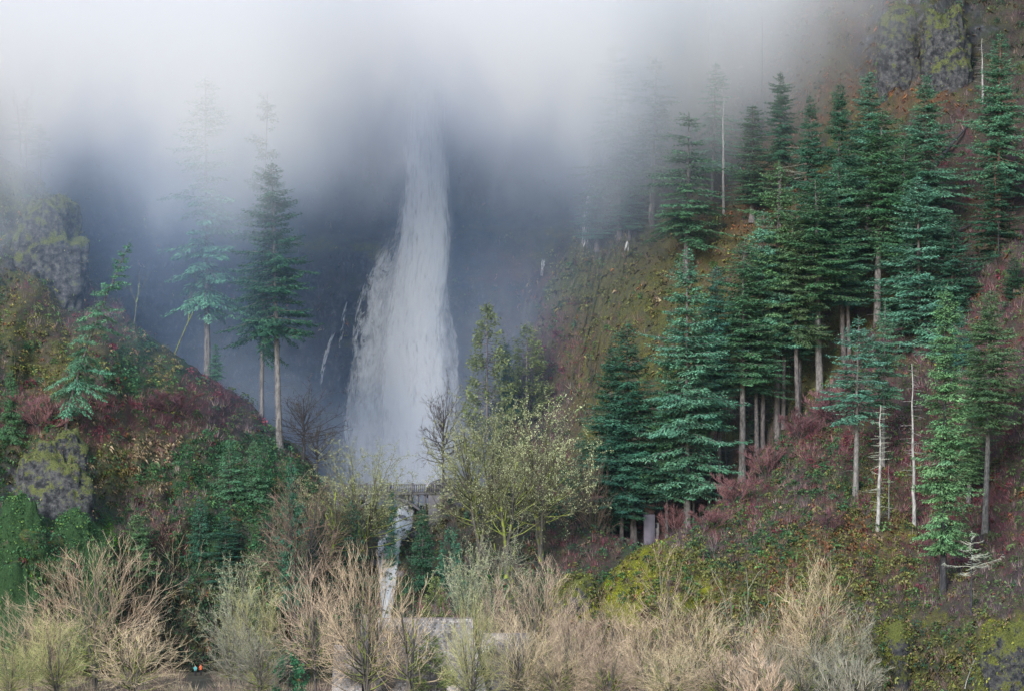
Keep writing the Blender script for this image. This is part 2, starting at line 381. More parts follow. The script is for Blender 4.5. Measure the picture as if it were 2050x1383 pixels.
layer('hillside_right', 1080, 2600,
  [(1080, 1250), (1115, 1170), (1140, 1150), (1170, 1148), (1195, 1185), (1205, 1165), (1225, 1140), (1260, 1108), (1320, 1080), (1390, 1048), (1450, 995), (1500, 955), (1560, 885), (1600, 840), (1640, 795), (1700, 715), (1760, 640), (1830, 600), (1900, 560), (2000, 500), (2100, 420), (2600, 200)], 1420,
  [(1080, 1400, 545), (1120, 1200, 566), (1160, 1160, 566), (1200, 1190, 566), (1220, 1300, 548), (1250, 1130, 566), (1300, 1200, 552), (1400, 1060, 570), (1400, 1180, 548), (1400, 1400, 530), (1500, 960, 590), (1500, 1100, 562), (1640, 800, 610), (1650, 950, 584), (1650, 1100, 560), (1650, 1400, 520),
   (1830, 610, 622), (1830, 800, 604), (1830, 1000, 580), (1800, 1200, 550), (1780, 1250, 540), (1780, 1400, 534), (2000, 510, 620), (2000, 800, 592), (2000, 1100, 560), (1950, 1400, 515), (2050, 1250, 518), (2100, 1400, 500), (2600, 300, 600), (2600, 1400, 480)],
  0.55, 0.95,
  [(1160, 1170, 40, 40, 'moss', 2.5), (1250, 1150, 60, 40, 'moss', 2.2), (1230, 1200, 50, 50, 'moss', 1.6), (1320, 1100, 60, 20, 'moss', 1.6), (1300, 1150, 60, 30, 'olive', 1), (1400, 1190, 50, 25, 'moss', 1.1), (1370, 1130, 60, 30, 'olive', 1.2), (1420, 1080, 90, 40, 'plum', 1), (1450, 1120, 50, 30, 'dark', .8), (1480, 1150, 80, 40, 'olive', 1),
   (1500, 1010, 100, 50, 'red', 1.2), (1550, 930, 100, 60, 'red', 1.5), (1640, 850, 60, 60, 'red', 1.6), (1600, 1000, 90, 60, 'plum', 1), (1560, 1070, 100, 40, 'green', .55), (1520, 1040, 120, 60, 'olive', .7), (1640, 960, 100, 60, 'green', .5), (1660, 1060, 70, 30, 'rust', 1.1), (1600, 1110, 60, 20, 'rust', .8), (1740, 980, 60, 40, 'olive', .8), (1700, 900, 100, 60, 'red', 1.1),
   (1800, 850, 100, 100, 'red', 1.2), (1850, 950, 80, 60, 'red', .9), (1930, 900, 100, 100, 'red', 1.6), (1950, 1050, 80, 60, 'red', 1.3), (1850, 720, 150, 100, 'plum', 1), (1990, 700, 80, 100, 'red', 1), (1700, 1080, 60, 30, 'olive', .9), (1760, 1100, 60, 30, 'moss', .5), (1760, 1090, 30, 20, 'tan', .8), (1820, 1130, 100, 50, 'red', .8), (1700, 1150, 100, 50, 'olive', 1), (1600, 1180, 100, 60, 'rust', .5), (1560, 1200, 150, 60, 'olive', .9),
   (1800, 1220, 120, 40, 'plum', .9), (1800, 1180, 120, 40, 'olive', .8), (1770, 1290, 60, 40, 'moss', 1.3), (1830, 1280, 50, 40, 'dark', .9), (1850, 1240, 60, 20, 'moss', .6), (1900, 1200, 80, 60, 'plum', 1.0), (1930, 1300, 60, 60, 'olive', 1), (2010, 1300, 40, 60, 'moss', 1.6), (1980, 1330, 30, 40, 'dark', .6), (2000, 1200, 60, 50, 'plum', 1), (1400, 1300, 300, 60, 'tan', .6), (1500, 1350, 300, 60, 'olive', .5), (2300, 900, 300, 500, 'plum', .8)],
  roll=2.2, cliffy=0.55)
# ------------------------------------------------------------------ drifting mist in the gorge (its own body of cloud)
def mist():
    m = D.materials.new('mist'); m.use_nodes = True; n = m.node_tree; n.nodes.clear()
    out = N(n, 'ShaderNodeOutputMaterial'); pv = N(n, 'ShaderNodeVolumePrincipled')
    pass; pv.inputs['Anisotropy'].default_value = 0.0
    tc = N(n, 'ShaderNodeTexCoord'); P = tc.outputs['Object']
    mp = N(n, 'ShaderNodeMapping'); mp.inputs['Rotation'].default_value = (0, R(-35), 0); mp.inputs['Scale'].default_value = (1, 1, 0.6); n.links.new(P, mp.inputs[0])
    n1 = noise_node(n, 0.030, 3, 0.55, mp.outputs[0], 0.6)
    sx = N(n, 'ShaderNodeSeparateXYZ'); n.links.new(P, sx.inputs[0]); X, Y, Z = sx.outputs
    n2_ = noise_node(n, 0.085, 3, 0.6, mp.outputs[0], 0.8)
    nz = mathn(n, 'ADD', mathn(n, 'SUBTRACT', n1.outputs[0], 0.5), mathn(n, 'MULTIPLY', mathn(n, 'SUBTRACT', n2_.outputs[0], 0.5), 0.55))
    Zw = mathn(n, 'ADD', Z, mathn(n, 'MULTIPLY', nz, 56.0))
    # cloud ceiling drops a little to the left
    Zc = mathn(n, 'ADD', Zw, mathn(n, 'MULTIPLY', X, -0.05))
    bell = mathn(n, 'MULTIPLY', maprange(n, mathn(n, 'ABSOLUTE', mathn(n, 'ADD', X, 15.0)), 4.0, 42.0, 1.0, 0.0, True), 3.0)
    Zc = mathn(n, 'SUBTRACT', Zc, bell)
    top = maprange(n, Zc, 80.0, 112.0, 0.0, 1.0, True)
    mid = maprange(n, Zc, 58.0, 90.0, 0.0, 1.0, True)
    d = mathn(n, 'ADD', mathn(n, 'MULTIPLY', top, 0.052), mathn(n, 'MULTIPLY', mid, 0.0036))
    d = mathn(n, 'ADD', d, 0.0027)
    # clear air to the right, the edge slanting
    Xw = mathn(n, 'ADD', mathn(n, 'ADD', X, mathn(n, 'MULTIPLY', nz, 40.0)), mathn(n, 'MULTIPLY', mathn(n, 'SUBTRACT', Z, 100.0), -0.55))
    rx = maprange(n, Xw, 6.0, 68.0, 1.0, 0.0, True)
    lx = mathn(n, 'MAXIMUM', maprange(n, mathn(n, 'ADD', X, mathn(n, 'MULTIPLY', nz, 20.0)), -106.0, -84.0, 0.15, 1.0, True), maprange(n, Z, 86.0, 104.0, 0.0, 1.0, True))
    d = mathn(n, 'MULTIPLY', mathn(n, 'MULTIPLY', d, rx), lx)
    # front and rear faces fade
    fy = maprange(n, mathn(n, 'SUBTRACT', Y, mathn(n, 'ADD', mathn(n, 'MULTIPLY', maprange(n, X, -48.0, -20.0, 0.0, 1.0, True), 18.0), mathn(n, 'MULTIPLY', maprange(n, X, 14.0, 34.0, 0.0, 1.0, True), 18.0))), 598.0, 636.0, 0.0, 1.0, True)
    d = mathn(n, 'MULTIPLY', d, fy)
    # spray thrown up round the foot of the fall
    def blob(cx, cy, cz, rx_, ry_, rz_, amp):
        v = N(n, 'ShaderNodeVectorMath', operation='SUBTRACT'); n.links.new(P, v.inputs[0]); v.inputs[1].default_value = (cx, cy, cz)
        s = N(n, 'ShaderNodeVectorMath', operation='DIVIDE'); n.links.new(v.outputs[0], s.inputs[0]); s.inputs[1].default_value = (rx_, ry_, rz_)
        l = N(n, 'ShaderNodeVectorMath', operation='LENGTH'); n.links.new(s.outputs[0], l.inputs[0])
        return mathn(n, 'MULTIPLY', maprange(n, l.outputs['Value'], 0.0, 1.0, 1.0, 0.0, True), amp)
    sp = mathn(n, 'ADD', blob(-18, 672, 36, 26, 30, 22, 0.042), blob(-50, 660, 50, 34, 28, 26, 0.016))
    sp = mathn(n, 'ADD', sp, blob(-60, 618, 84, 34, 24, 40, 0.009))
    sp = mathn(n, 'ADD', sp, blob(-17, 672, 122, 60, 44, 26, 0.04))
    sp = mathn(n, 'ADD', sp, blob(-4, 672, 62, 22, 20, 26, 0.016))
    # fine spray wrapping the falling column
    cx = mathn(n, 'ABSOLUTE', mathn(n, 'ADD', X, 17.0)); cyy = mathn(n, 'ABSOLUTE', mathn(n, 'SUBTRACT', Y, 680.0))
    colm = mathn(n, 'MULTIPLY', maprange(n, cx, 1.0, 9.0, 1.0, 0.0, True), maprange(n, cyy, 0.0, 12.0, 1.0, 0.0, True))
    sp = mathn(n, 'ADD', sp, mathn(n, 'MULTIPLY', colm, 0.028))
    sp = mathn(n, 'MULTIPLY', sp, maprange(n, n1.outputs[0], 0.3, 0.7, 0.4, 1.6))
    d = mathn(n, 'ADD', d, sp)
    # blue skylight put into the colour of the low mist; near-white in cloud and spray
    n.links.new(mixc(n, mathn(n, 'MAXIMUM', maprange(n, Zc, 70.0, 108.0, 0.0, 1.0, True), mathn(n, 'MINIMUM', mathn(n, 'MULTIPLY', sp, 30.0), 0.8)), (0.42, 0.63, 1.0), (0.975, 0.97, 0.982)), pv.inputs['Color'])
    n.links.new(d, pv.inputs['Density']); n.links.new(pv.outputs[0], out.inputs['Volume'])
    mb = MB(); mb.box((-170, 596, 22), (85, 716, 136))
    o = link('mist', mb.mesh('mist'), m, kind='stuff')
    o['label'] = 'drifting white mist filling the top of the gorge'
mist()
def haze():
    m = D.materials.new('haze'); m.use_nodes = True; n = m.node_tree; n.nodes.clear()
    out = N(n, 'ShaderNodeOutputMaterial'); pv = N(n, 'ShaderNodeVolumePrincipled'); pv.inputs['Color'].default_value = (0.62, 0.78, 1.0, 1); pv.inputs['Density'].default_value = 0.000015
    n.links.new(pv.outputs[0], out.inputs['Volume']); mb = MB(); mb.box((-700, -60, 2.0), (800, 1500, 230)); o = link('haze', mb.mesh('haze'), m, kind='stuff'); o['label'] = 'thin bluish winter haze over the whole valley'
haze()
def dome_tree(seed, H, hw, stems=3, boughs=46, subs=9, whips=6, low=.16, fork=.22, whip=1.9, gnarl=.12, rise=.55, tr=None, tipleaf=0, leaf=.16, tw=.034, sway=.25, cz=.46):
    """leafless broadleaf with a domed crown: stems, boughs running out to the dome, side branches and upturned whips"""
    rng = np.random.default_rng(seed); limbs, twigs = [], []; tr = tr or H*.016
    st = []
    for s in range(stems):
        a = s*6.283/stems+rng.random()*1.2; lean = (0 if stems == 1 else .22+.2*rng.random())*hw; zt_ = H*(.70+.15*rng.random()) if s else H*.85
        k = 11; z = np.linspace(0, 1, k)
        P = np.stack([math.cos(a)*lean*z**1.2+np.cumsum(rng.normal(size=k))*gnarl*.5, math.sin(a)*lean*z**1.2+np.cumsum(rng.normal(size=k))*gnarl*.5, z*zt_], 1); P[0, 2] = -.8
        rr = tr*(1 if stems < 3 else .8)*np.linspace(1, .16, k)+.02; rr[0] *= 1.4
        limbs.append((*tube(P, rr, 7), np.ones((7*k, 3)))); st.append((P, rr))
    bs = []
    lobes = rng.normal(size=(3, 3))*1.3
    for b in range(boughs):
        u = (b+.5)/boughs; ph = math.asin(min(1, max(-1, -.42+1.40*u))); az = b*2.39996+rng.normal()*.2     # spread over the dome
        env = 1+.17*math.sin(az*2+lobes[0, 0])+.12*math.sin(az*3+lobes[0, 1]+ph*2)+rng.normal()*.05
        c = np.array([0, 0, H*cz]); zz = H*(1-cz)*math.sin(ph) if ph > 0 else H*(cz-.1)*math.sin(ph)*1.3
        tgt = c+np.array([math.cos(az)*math.cos(ph)*hw, math.sin(az)*math.cos(ph)*hw, zz])*env*(1 if rng.random() > .4 else .45+.4*rng.random())
        d_ = [abs(((np.arctan2(P[-1, 1], P[-1, 0])-az+math.pi) % (2*math.pi))-math.pi)+rng.random() for P, r in st]; P, rr = st[int(np.argmin(d_))]
        t = np.clip(low+(.75-low)*max(0, (tgt[2]/H-.15))*1.05+rng.normal()*.05, low, .93); x = t*(len(P)-1); i = int(x); p0 = P[i]+(P[min(i+1, len(P)-1)]-P[i])*(x-i)
        L = np.linalg.norm(tgt-p0); ctrl = p0*.45+tgt*.55; ctrl[2] -= L*.16*rise*2*(1-abs(math.sin(ph))); n = 9; q = np.linspace(0, 1, n)[:, None]
        B = (1-q)**2*p0+2*q*(1-q)*ctrl+q*q*tgt; w_ = np.cumsum(rng.normal(size=(n, 3)), 0)*gnarl*L*.10; w_[0] = 0; B = B+w_*q
        r0 = min(.5*np.interp(x, np.arange(len(rr)), rr), .007*L+.035); rb = r0*(1-q.ravel())**.8+.015
        limbs.append((*tube(B[:5], rb[:5], 5), np.ones((25, 3)))); twigs.append((*tube(B[4:], rb[4:], 4), np.full((20, 3), .42+.25*rng.random()))); bs.append((B, rb, L, d_))
    WP, WT, WL, WC = [], [], [], []
    for B, rb, L, _ in bs:
        ns = max(3, int(subs*L/(.6*H)*1.1)); tb = .28+.72*(np.arange(ns)+rng.random(ns)*.9)/ns; g = np.clip(1+rng.normal()*.2, .6, 1.4)
        for j, t in enumerate(tb):
            x = min(t, .995)*(len(B)-1); i = int(x); p = B[i]+(B[i+1]-B[i])*(x-i); d = B[i+1]-B[i]; d /= np.linalg.norm(d)
            r = rng.normal(size=3); s = np.cross(d, r); s /= np.linalg.norm(s)
            o = (p-np.array([0, 0, H*.3])); o /= np.linalg.norm(o)
            v = d*.62+s*.85+o*.55; v /= np.linalg.norm(v); l = L*(.52-.26*t)*(.5+.9*rng.random())+.5; m = 5; pts = [p]; q = p.copy()
            for e in range(m-1):
                v = v+rng.normal(size=3)*gnarl*1.1+np.array([0, 0, sway*.42]); v /= np.linalg.norm(v); q = q+v*l/(m-1); pts.append(q)
            S = np.array(pts); rs = np.linspace(.028, .016, m); c = np.clip(g+rng.normal()*.18, .45, 1.6)
            twigs.append((*tube(S, rs, 3), np.full((3*m, 3), c)))
            k = max(2, int(whips*(.6+.8*rng.random()))); tt = .15+.85*rng.random(k)
            pp = np.stack([np.interp(tt, np.linspace(0, 1, m), S[:, a]) for a in range(3)], 1)
            dd = S[np.minimum((tt*(m-1)).astype(int)+1, m-1)]-S[np.minimum((tt*(m-1)).astype(int), m-2)]; dd /= np.linalg.norm(dd, axis=1, keepdims=True)+1e-9
            rr_ = rng.normal(size=(k, 3)); ss = np.cross(dd, rr_); ss /= np.linalg.norm(ss, axis=1, keepdims=True)
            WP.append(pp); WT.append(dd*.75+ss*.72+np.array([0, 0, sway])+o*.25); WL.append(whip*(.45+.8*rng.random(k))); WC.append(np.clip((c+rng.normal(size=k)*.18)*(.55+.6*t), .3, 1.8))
    P = np.concatenate(WP); T = np.concatenate(WT); L = np.concatenate(WL); C = np.concatenate(WC)
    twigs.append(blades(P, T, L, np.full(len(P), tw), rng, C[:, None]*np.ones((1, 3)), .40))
    out = [join_mesh('tree_limbs', limbs, True), join_mesh('tree_twigs', twigs)]
    if tipleaf:
        T = T/np.linalg.norm(T, axis=1, keepdims=True); k = len(P); idx = np.repeat(np.arange(k), tipleaf); m = len(idx); q = rng.random(m)**.5
        pp = P[idx]+T[idx]*(L[idx]*q)[:, None]+rng.normal(size=(m, 3))*.08
        out.append(join_mesh('tree_lichen', [leaf_quads(pp, rng.normal(size=(m, 3))+T[idx]*.4, rng.normal(size=(m, 3)), leaf*(.6+.8*rng.random(m)), leaf*.8*(.6+.8*rng.random(m)), np.clip(1+rng.normal(size=(m, 1))*.3, .4, 1.8)*np.ones((1, 3)), .1)]))
    return out
# ------------------------------------------------------------------ plant materials
def veg_mat(name, col, var=0.5, hue=0.03, rough=0.75, transl=0.25, attr=True, rnd=0.32, spec=0.12):
    """leaf / twig colour; 'tint' is a per-piece brightness and species tint, Object Info gives each tree its own shade"""
    m, n, out = mat_new(name)
    a = N(n, 'ShaderNodeAttribute', attribute_name='tint'); oi = N(n, 'ShaderNodeObjectInfo')
    hv = N(n, 'ShaderNodeHueSaturation')
    base = mixc(n, 1.0, col, a.outputs['Color'], 'MULTIPLY') if attr else col
    if isinstance(base, tuple): hv.inputs['Color'].default_value = (*base, 1)
    else: n.links.new(base, hv.inputs['Color'])
    n.links.new(maprange(n, oi.outputs['Random'], 0, 1, 0.5-hue, 0.5+hue), hv.inputs['Hue'])
    n.links.new(maprange(n, oi.outputs['Random'], 0, 1, 1-rnd, 1+rnd), hv.inputs['Value'])
    principled(n, out, hv.outputs[0], rough, spec=spec, transl=transl)
    return m
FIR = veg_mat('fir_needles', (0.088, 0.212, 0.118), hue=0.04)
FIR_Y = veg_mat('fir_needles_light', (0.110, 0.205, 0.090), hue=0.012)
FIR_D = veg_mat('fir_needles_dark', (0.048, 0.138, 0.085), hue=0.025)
CEDAR = veg_mat('cedar_sprays', (0.15, 0.19, 0.07), hue=0.012)
IVY = veg_mat('evergreen_leaves', (0.04, 0.15, 0.07))
TWIG_TAN = veg_mat('tan_twigs', (0.56, 0.44, 0.30), rough=0.8, transl=0.0, hue=0.012, rnd=0.15)
TWIG_PINK = veg_mat('pinkish_twigs', (0.48, 0.36, 0.27), rough=0.8, transl=0.0, hue=0.01, rnd=0.15)
TWIG_GREY = veg_mat('grey_twigs', (0.33, 0.32, 0.25), rough=0.8, transl=0.0, hue=0.02, rnd=0.15)
TWIG_RED = veg_mat('red_brown_twigs', (0.16, 0.080, 0.088), rough=0.8, transl=0.0, hue=0.015)
TWIG_OLIVE = veg_mat('olive_twigs', (0.34, 0.32, 0.15), rough=0.8, transl=0.0, hue=0.015)
TWIG_DARK = veg_mat('dark_twigs', (0.075, 0.065, 0.055), rough=0.8, transl=0.0, hue=0.02)
TWIG_BROWN = veg_mat('brown_twigs', (0.20, 0.135, 0.11), rough=0.8, transl=0.0, hue=0.02)
TWIG_MOSSY = veg_mat('moss_flecked_twigs', (0.155, 0.155, 0.085), rough=0.8, transl=0.0, hue=0.015)
LICHEN = veg_mat('lichen_clumps', (0.33, 0.36, 0.20), rough=0.9, transl=0.1, hue=0.01)
DEADFIR = veg_mat('lichen_on_dead_boughs', (0.40, 0.42, 0.34), rough=0.9, transl=0.0, hue=0.01)

def bark_mat(name, dark, light, moss=0.0, mosscol=(0.22, 0.27, 0.03), pale_side=0.0):
    m, n, out = mat_new(name)
    tc = N(n, 'ShaderNodeTexCoord'); mp = N(n, 'ShaderNodeMapping'); mp.inputs['Scale'].default_value = (3, 3, 0.7)
    n.links.new(tc.outputs['Object'], mp.inputs[0]); a = noise_node(n, 1.6, 5, 0.7, mp.outputs[0])
    c = ramp(n, a.outputs[0], [(0.35, dark), (0.62, light)])
    if moss:
        g = N(n, 'ShaderNodeNewGeometry'); s = N(n, 'ShaderNodeSeparateXYZ'); n.links.new(g.outputs['Normal'], s.inputs[0])
        b = noise_node(n, 0.7, 4, 0.6, tc.outputs['Object'])
        f = mathn(n, 'ADD', mathn(n, 'MULTIPLY', s.outputs[2], 0.5), mathn(n, 'SUBTRACT', b.outputs[0], 0.62-moss))
        c = mixc(n, maprange(n, f, 0.0, 0.18), c, mosscol)
    principled(n, out, c, 0.9, a.outputs[0], 0.7, 0.06)
    return m
BARK = bark_mat('conifer_bark', (0.045, 0.04, 0.045), (0.17, 0.155, 0.15))
BARK_PALE = bark_mat('pale_conifer_bark', (0.06, 0.056, 0.055), (0.22, 0.21, 0.205))
BARK_RED = bark_mat('reddish_bark', (0.10, 0.055, 0.045), (0.27, 0.17, 0.14))
BARK_BURNT = bark_mat('burnt_bark', (0.012, 0.012, 0.016), (0.06, 0.06, 0.065))
BARK_SNAG = bark_mat('bleached_wood', (0.13, 0.13, 0.13), (0.40, 0.39, 0.375))
BARK_MOSS = bark_mat('mossy_maple_bark', (0.03, 0.03, 0.028), (0.11, 0.10, 0.085), moss=0.10)
BARK_ALDER = bark_mat('alder_bark', (0.028, 0.026, 0.026), (0.13, 0.115, 0.10), moss=0.04)
BARK_DARK = bark_mat('wet_dark_bark', (0.02, 0.02, 0.024), (0.07, 0.065, 0.065))

# ------------------------------------------------------------------ leaf pieces
def leaf_quads(P, T, U, L, Wd, tint, droop=0.25):
    """folded leaf / needle spray: P base, T direction, U side vector; returns verts, faces(tri), tint"""
    n = len(P); T = T/(np.linalg.norm(T, axis=1, keepdims=True)+1e-9)
    S = U-(U*T).sum(1, keepdims=True)*T; S /= np.linalg.norm(S, axis=1, keepdims=True)+1e-9
    L = L[:, None]; Wd = Wd[:, None]
    mid = P+T*L*0.5; tip = P+T*L; tip = tip-np.array([0, 0, 1.0])*L*droop
    V = np.stack([P, mid+S*Wd*0.5, tip, mid-S*Wd*0.5], 1).reshape(-1, 3)
    i = np.arange(n)[:, None]*4
    Fa = np.concatenate([np.concatenate([i, i+1, i+2], 1), np.concatenate([i, i+2, i+3], 1)])
    return V, Fa, np.repeat(tint, 4, 0)

def spikes(P, T, L, Wd, rng, tint):
    n = len(P); T = T/(np.linalg.norm(T, axis=1, keepdims=True)+1e-9)
    r = rng.normal(size=(n, 3)); A = np.cross(T, r); A /= np.linalg.norm(A, axis=1, keepdims=True)+1e-9; B = np.cross(T, A); w = Wd[:, None]*0.5
    V = np.stack([P+w*(A*math.cos(q)+B*math.sin(q)) for q in (0, 2.094, 4.189)]+[P+T*L[:, None]], 1).reshape(-1, 3); i = np.arange(n)[:, None]*4
    return V, np.concatenate([np.concatenate([i+a, i+c, i+3], 1) for a, c in ((0, 1), (1, 2), (2, 0))]), np.repeat(tint, 4, 0)

def blades(P, T, L, Wd, rng, tint, bend=0.0):
    """thin tapering three-sided twigs, one or two segments"""
    n = len(P); T = T/(np.linalg.norm(T, axis=1, keepdims=True)+1e-9)
    r = rng.normal(size=(n, 3)); A = np.cross(T, r); A /= np.linalg.norm(A, axis=1, keepdims=True)+1e-9; B = np.cross(T, A)
    L = L[:, None]; w = Wd[:, None]*0.5
    b = rng.normal(size=(n, 3))*bend; b[:, 2] = np.abs(b[:, 2])
    base = [P+w*(A*math.cos(q)+B*math.sin(q)) for q in (0, 2.094, 4.189)]
    m = P+T*L*0.55; mids = [m+0.6*w*(A*math.cos(q)+B*math.sin(q)) for q in (0, 2.094, 4.189)]
    T2 = T+b; T2 /= np.linalg.norm(T2, axis=1, keepdims=True)
    tip = m+T2*L*0.45
    V = np.stack(base+mids+[tip], 1).reshape(-1, 3); i = np.arange(n)[:, None]*7
    q = []
    for a, c in ((0, 1), (1, 2), (2, 0)):
        q += [np.concatenate([i+a, i+c, i+3+c], 1), np.concatenate([i+a, i+3+c, i+3+a], 1), np.concatenate([i+3+a, i+3+c, i+6], 1)]
    return V, np.concatenate(q), np.repeat(tint, 7, 0)

def join_mesh(name, parts, smooth=False):
    V, Fs, Ts, n = [], [], [], 0
    for v, f, t in parts:
        V.append(v); Fs.append(f+n); Ts.append(t); n += len(v)
    fk = {}
    for f in Fs: fk.setdefault(f.shape[1], []).append(f)
    return new_mesh(name, np.concatenate(V), [np.concatenate(x) for x in fk.values()], smooth, {'tint': np.concatenate(Ts)})

# ------------------------------------------------------------------ conifers (height 1 unit = 1 m; built at real size)
def conifer(seed, H, base, hw, dens=1.0, sparse=0.0, lean=0.0, shape=0.85, droop=0.5, spray=0.53, tr=None, top_sparse=False, oneside=0.0):
    """H height, base = lowest living bough (m), hw = half width at its widest (m). returns trunk mesh, crown mesh"""
    rng = np.random.default_rng(seed)
    tr = tr or H*0.0088
    zs = np.linspace(0, 1, 18)
    wob = np.stack([np.cumsum(rng.normal(size=18))*0.03, np.cumsum(rng.normal(size=18))*0.03], 1)
    axis = np.stack([wob[:, 0]+lean*H*zs**1.3, wob[:, 1], zs*H], 1); axis[0, 2] = -1.2
    rad = tr*(1-zs)**0.8*np.where(zs*H > base+(H-base)*.1, .72, 1)+0.03; rad[0] *= 1.35
    V, Fa = tube(axis, rad, 8)
    pt = [(V, Fa, np.ones((len(V), 3)))]
    def ax(z): return np.array([np.interp(z, axis[:, 2], axis[:, k]) for k in (0, 1)]+[z])
    P_, T_, U_, L_, W_, C_ = [], [], [], [], [], []
    nb = int((H-base)*8.6*dens); t_all = np.sort(rng.random(nb))
    ga = rng.random()*6.28
    clump = rng.normal(size=24)*0.17
    for bi, t in enumerate(t_all):                        # t 0 bottom of crown .. 1 top
        z = base+(H-base)*(t*0.985)
        prof = (1-t)**shape*(0.62+0.38*min(1, t/0.10))
        Lb = hw*prof*(1+rng.normal()*0.20+clump[int(t*23)])*(1 if rng.random() > .3 else .55)+0.35
        if rng.random() < sparse*(1-t*0.4): continue
        az = ga+bi*2.399+rng.normal()*0.6
        if oneside and rng.random() < oneside and math.cos(az) < 0: az += math.pi
        up = 0.35*t+0.05-droop*(1-t)*0.55+rng.normal()*0.13
        d = np.array([math.cos(az), math.sin(az)])
        s = np.linspace(0, 1, 6)
        zz = up*s*Lb-droop*0.30*(s**2)*Lb+0.10*Lb*s**4
        o = ax(z)
        bp = np.stack([o[0]+d[0]*s*Lb, o[1]+d[1]*s*Lb, o[2]+zz], 1)
        pt.append((*tube(bp, np.linspace(0.055+0.006*Lb, 0.015, 6), 3), np.ones((18, 3))*0.8))
        # side sprays in two flat rows, drooping
        ns = max(4, int(Lb*5.8))
        ss = 0.05+0.95*(np.arange(ns)+rng.random(ns))/ns
        pos = np.stack([np.interp(ss, s, bp[:, k]) for k in range(3)], 1)
        side = np.where(np.arange(ns) % 2 == 0, 1.0, -1.0)
        ang = (0.95-0.45*ss)*side
        dx = d[0]*np.cos(ang)-d[1]*np.sin(ang); dy = d[0]*np.sin(ang)+d[1]*np.cos(ang)
        ll = (0.30+0.24*Lb*(1-ss)*1.5)*(0.7+0.6*rng.random(ns)); ll = np.clip(ll, 0.3, 1.7)
        slope = up-droop*0.25*ss
        tint = np.clip(1+rng.normal()*0.14, .55, 1.5)*np.array([1+rng.normal()*0.06, 1, 1-rng.normal()*0.05])
        for kk, (fa, fl) in enumerate(((0.0, 1.0), (0.25, 0.75), (0.5, 0.7), (0.75, 0.55))):   # sprays along each side shoot
            pp = pos+np.stack([dx, dy, slope*0.6-0.18], 1)*(ll*fa)[:, None]
            pp = pp+rng.normal(size=(ns, 3))*np.array([.07, .07, .13]); jig = rng.normal(size=(ns, 3))*np.array([.25, .25, .30])-np.array([0, 0, .12*kk])
            td = np.stack([dx, dy, slope*0.5-0.22+0*dx], 1)+jig
            if kk: td[:, :2] += np.stack([-dy, dx], 1)*(rng.choice([-0.7, 0.7], ns))[:, None]
            P_.append(pp); T_.append(td); U_.append(np.stack([-dy, dx, rng.normal(size=ns)*0.75], 1))
            L_.append(np.clip(ll*fl, 0.28, 1.1)*spray/0.75); W_.append((0.17+0.14*rng.random(ns))*spray/0.75)
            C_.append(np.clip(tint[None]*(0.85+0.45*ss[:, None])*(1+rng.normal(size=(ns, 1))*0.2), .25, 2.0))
        # tip
        P_.append(bp[-1:]); T_.append((bp[-1:]-bp[-2:-1])+[[0, 0, 0.05]]); U_.append(np.array([[-d[1], d[0], 0.2]])); L_.append(np.array([0.5])*spray/0.75); W_.append(np.array([0.22])); C_.append(np.clip(tint[None]*1.35, 0, 2))
    # dead stubs on the bare bole below the crown
    for _ in range(int(base*1.1)):
        z = base*(.25+.75*rng.random()); a = rng.random()*6.28; o = ax(z); l = .3+1.5*rng.random()**2
        pt.append((*tube(np.array([o, o+np.array([math.cos(a)*l*.6, math.sin(a)*l*.6, -.05*l]), o+np.array([math.cos(a)*l, math.sin(a)*l, -.3*l])]), np.array([.05, .035, .012]), 3), np.ones((9, 3))*.6))
    # leader
    for z in np.linspace(H-1.6, H+0.2, 9):
        a = rng.random()*6.28; o = ax(min(z, H))
        P_.append(np.array([[o[0], o[1], z]])); T_.append(np.array([[math.cos(a)*.5, math.sin(a)*.5, 0.8]])); U_.append(np.array([[-math.sin(a), math.cos(a), 0.]])); L_.append(np.array([0.45])); W_.append(np.array([0.13])); C_.append(np.ones((1, 3))*1.2)
    P = np.concatenate(P_)
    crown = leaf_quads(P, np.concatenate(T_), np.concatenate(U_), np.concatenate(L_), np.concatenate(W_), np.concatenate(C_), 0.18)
    return join_mesh('fir_trunk', pt, True), join_mesh('fir_crown', [crown])

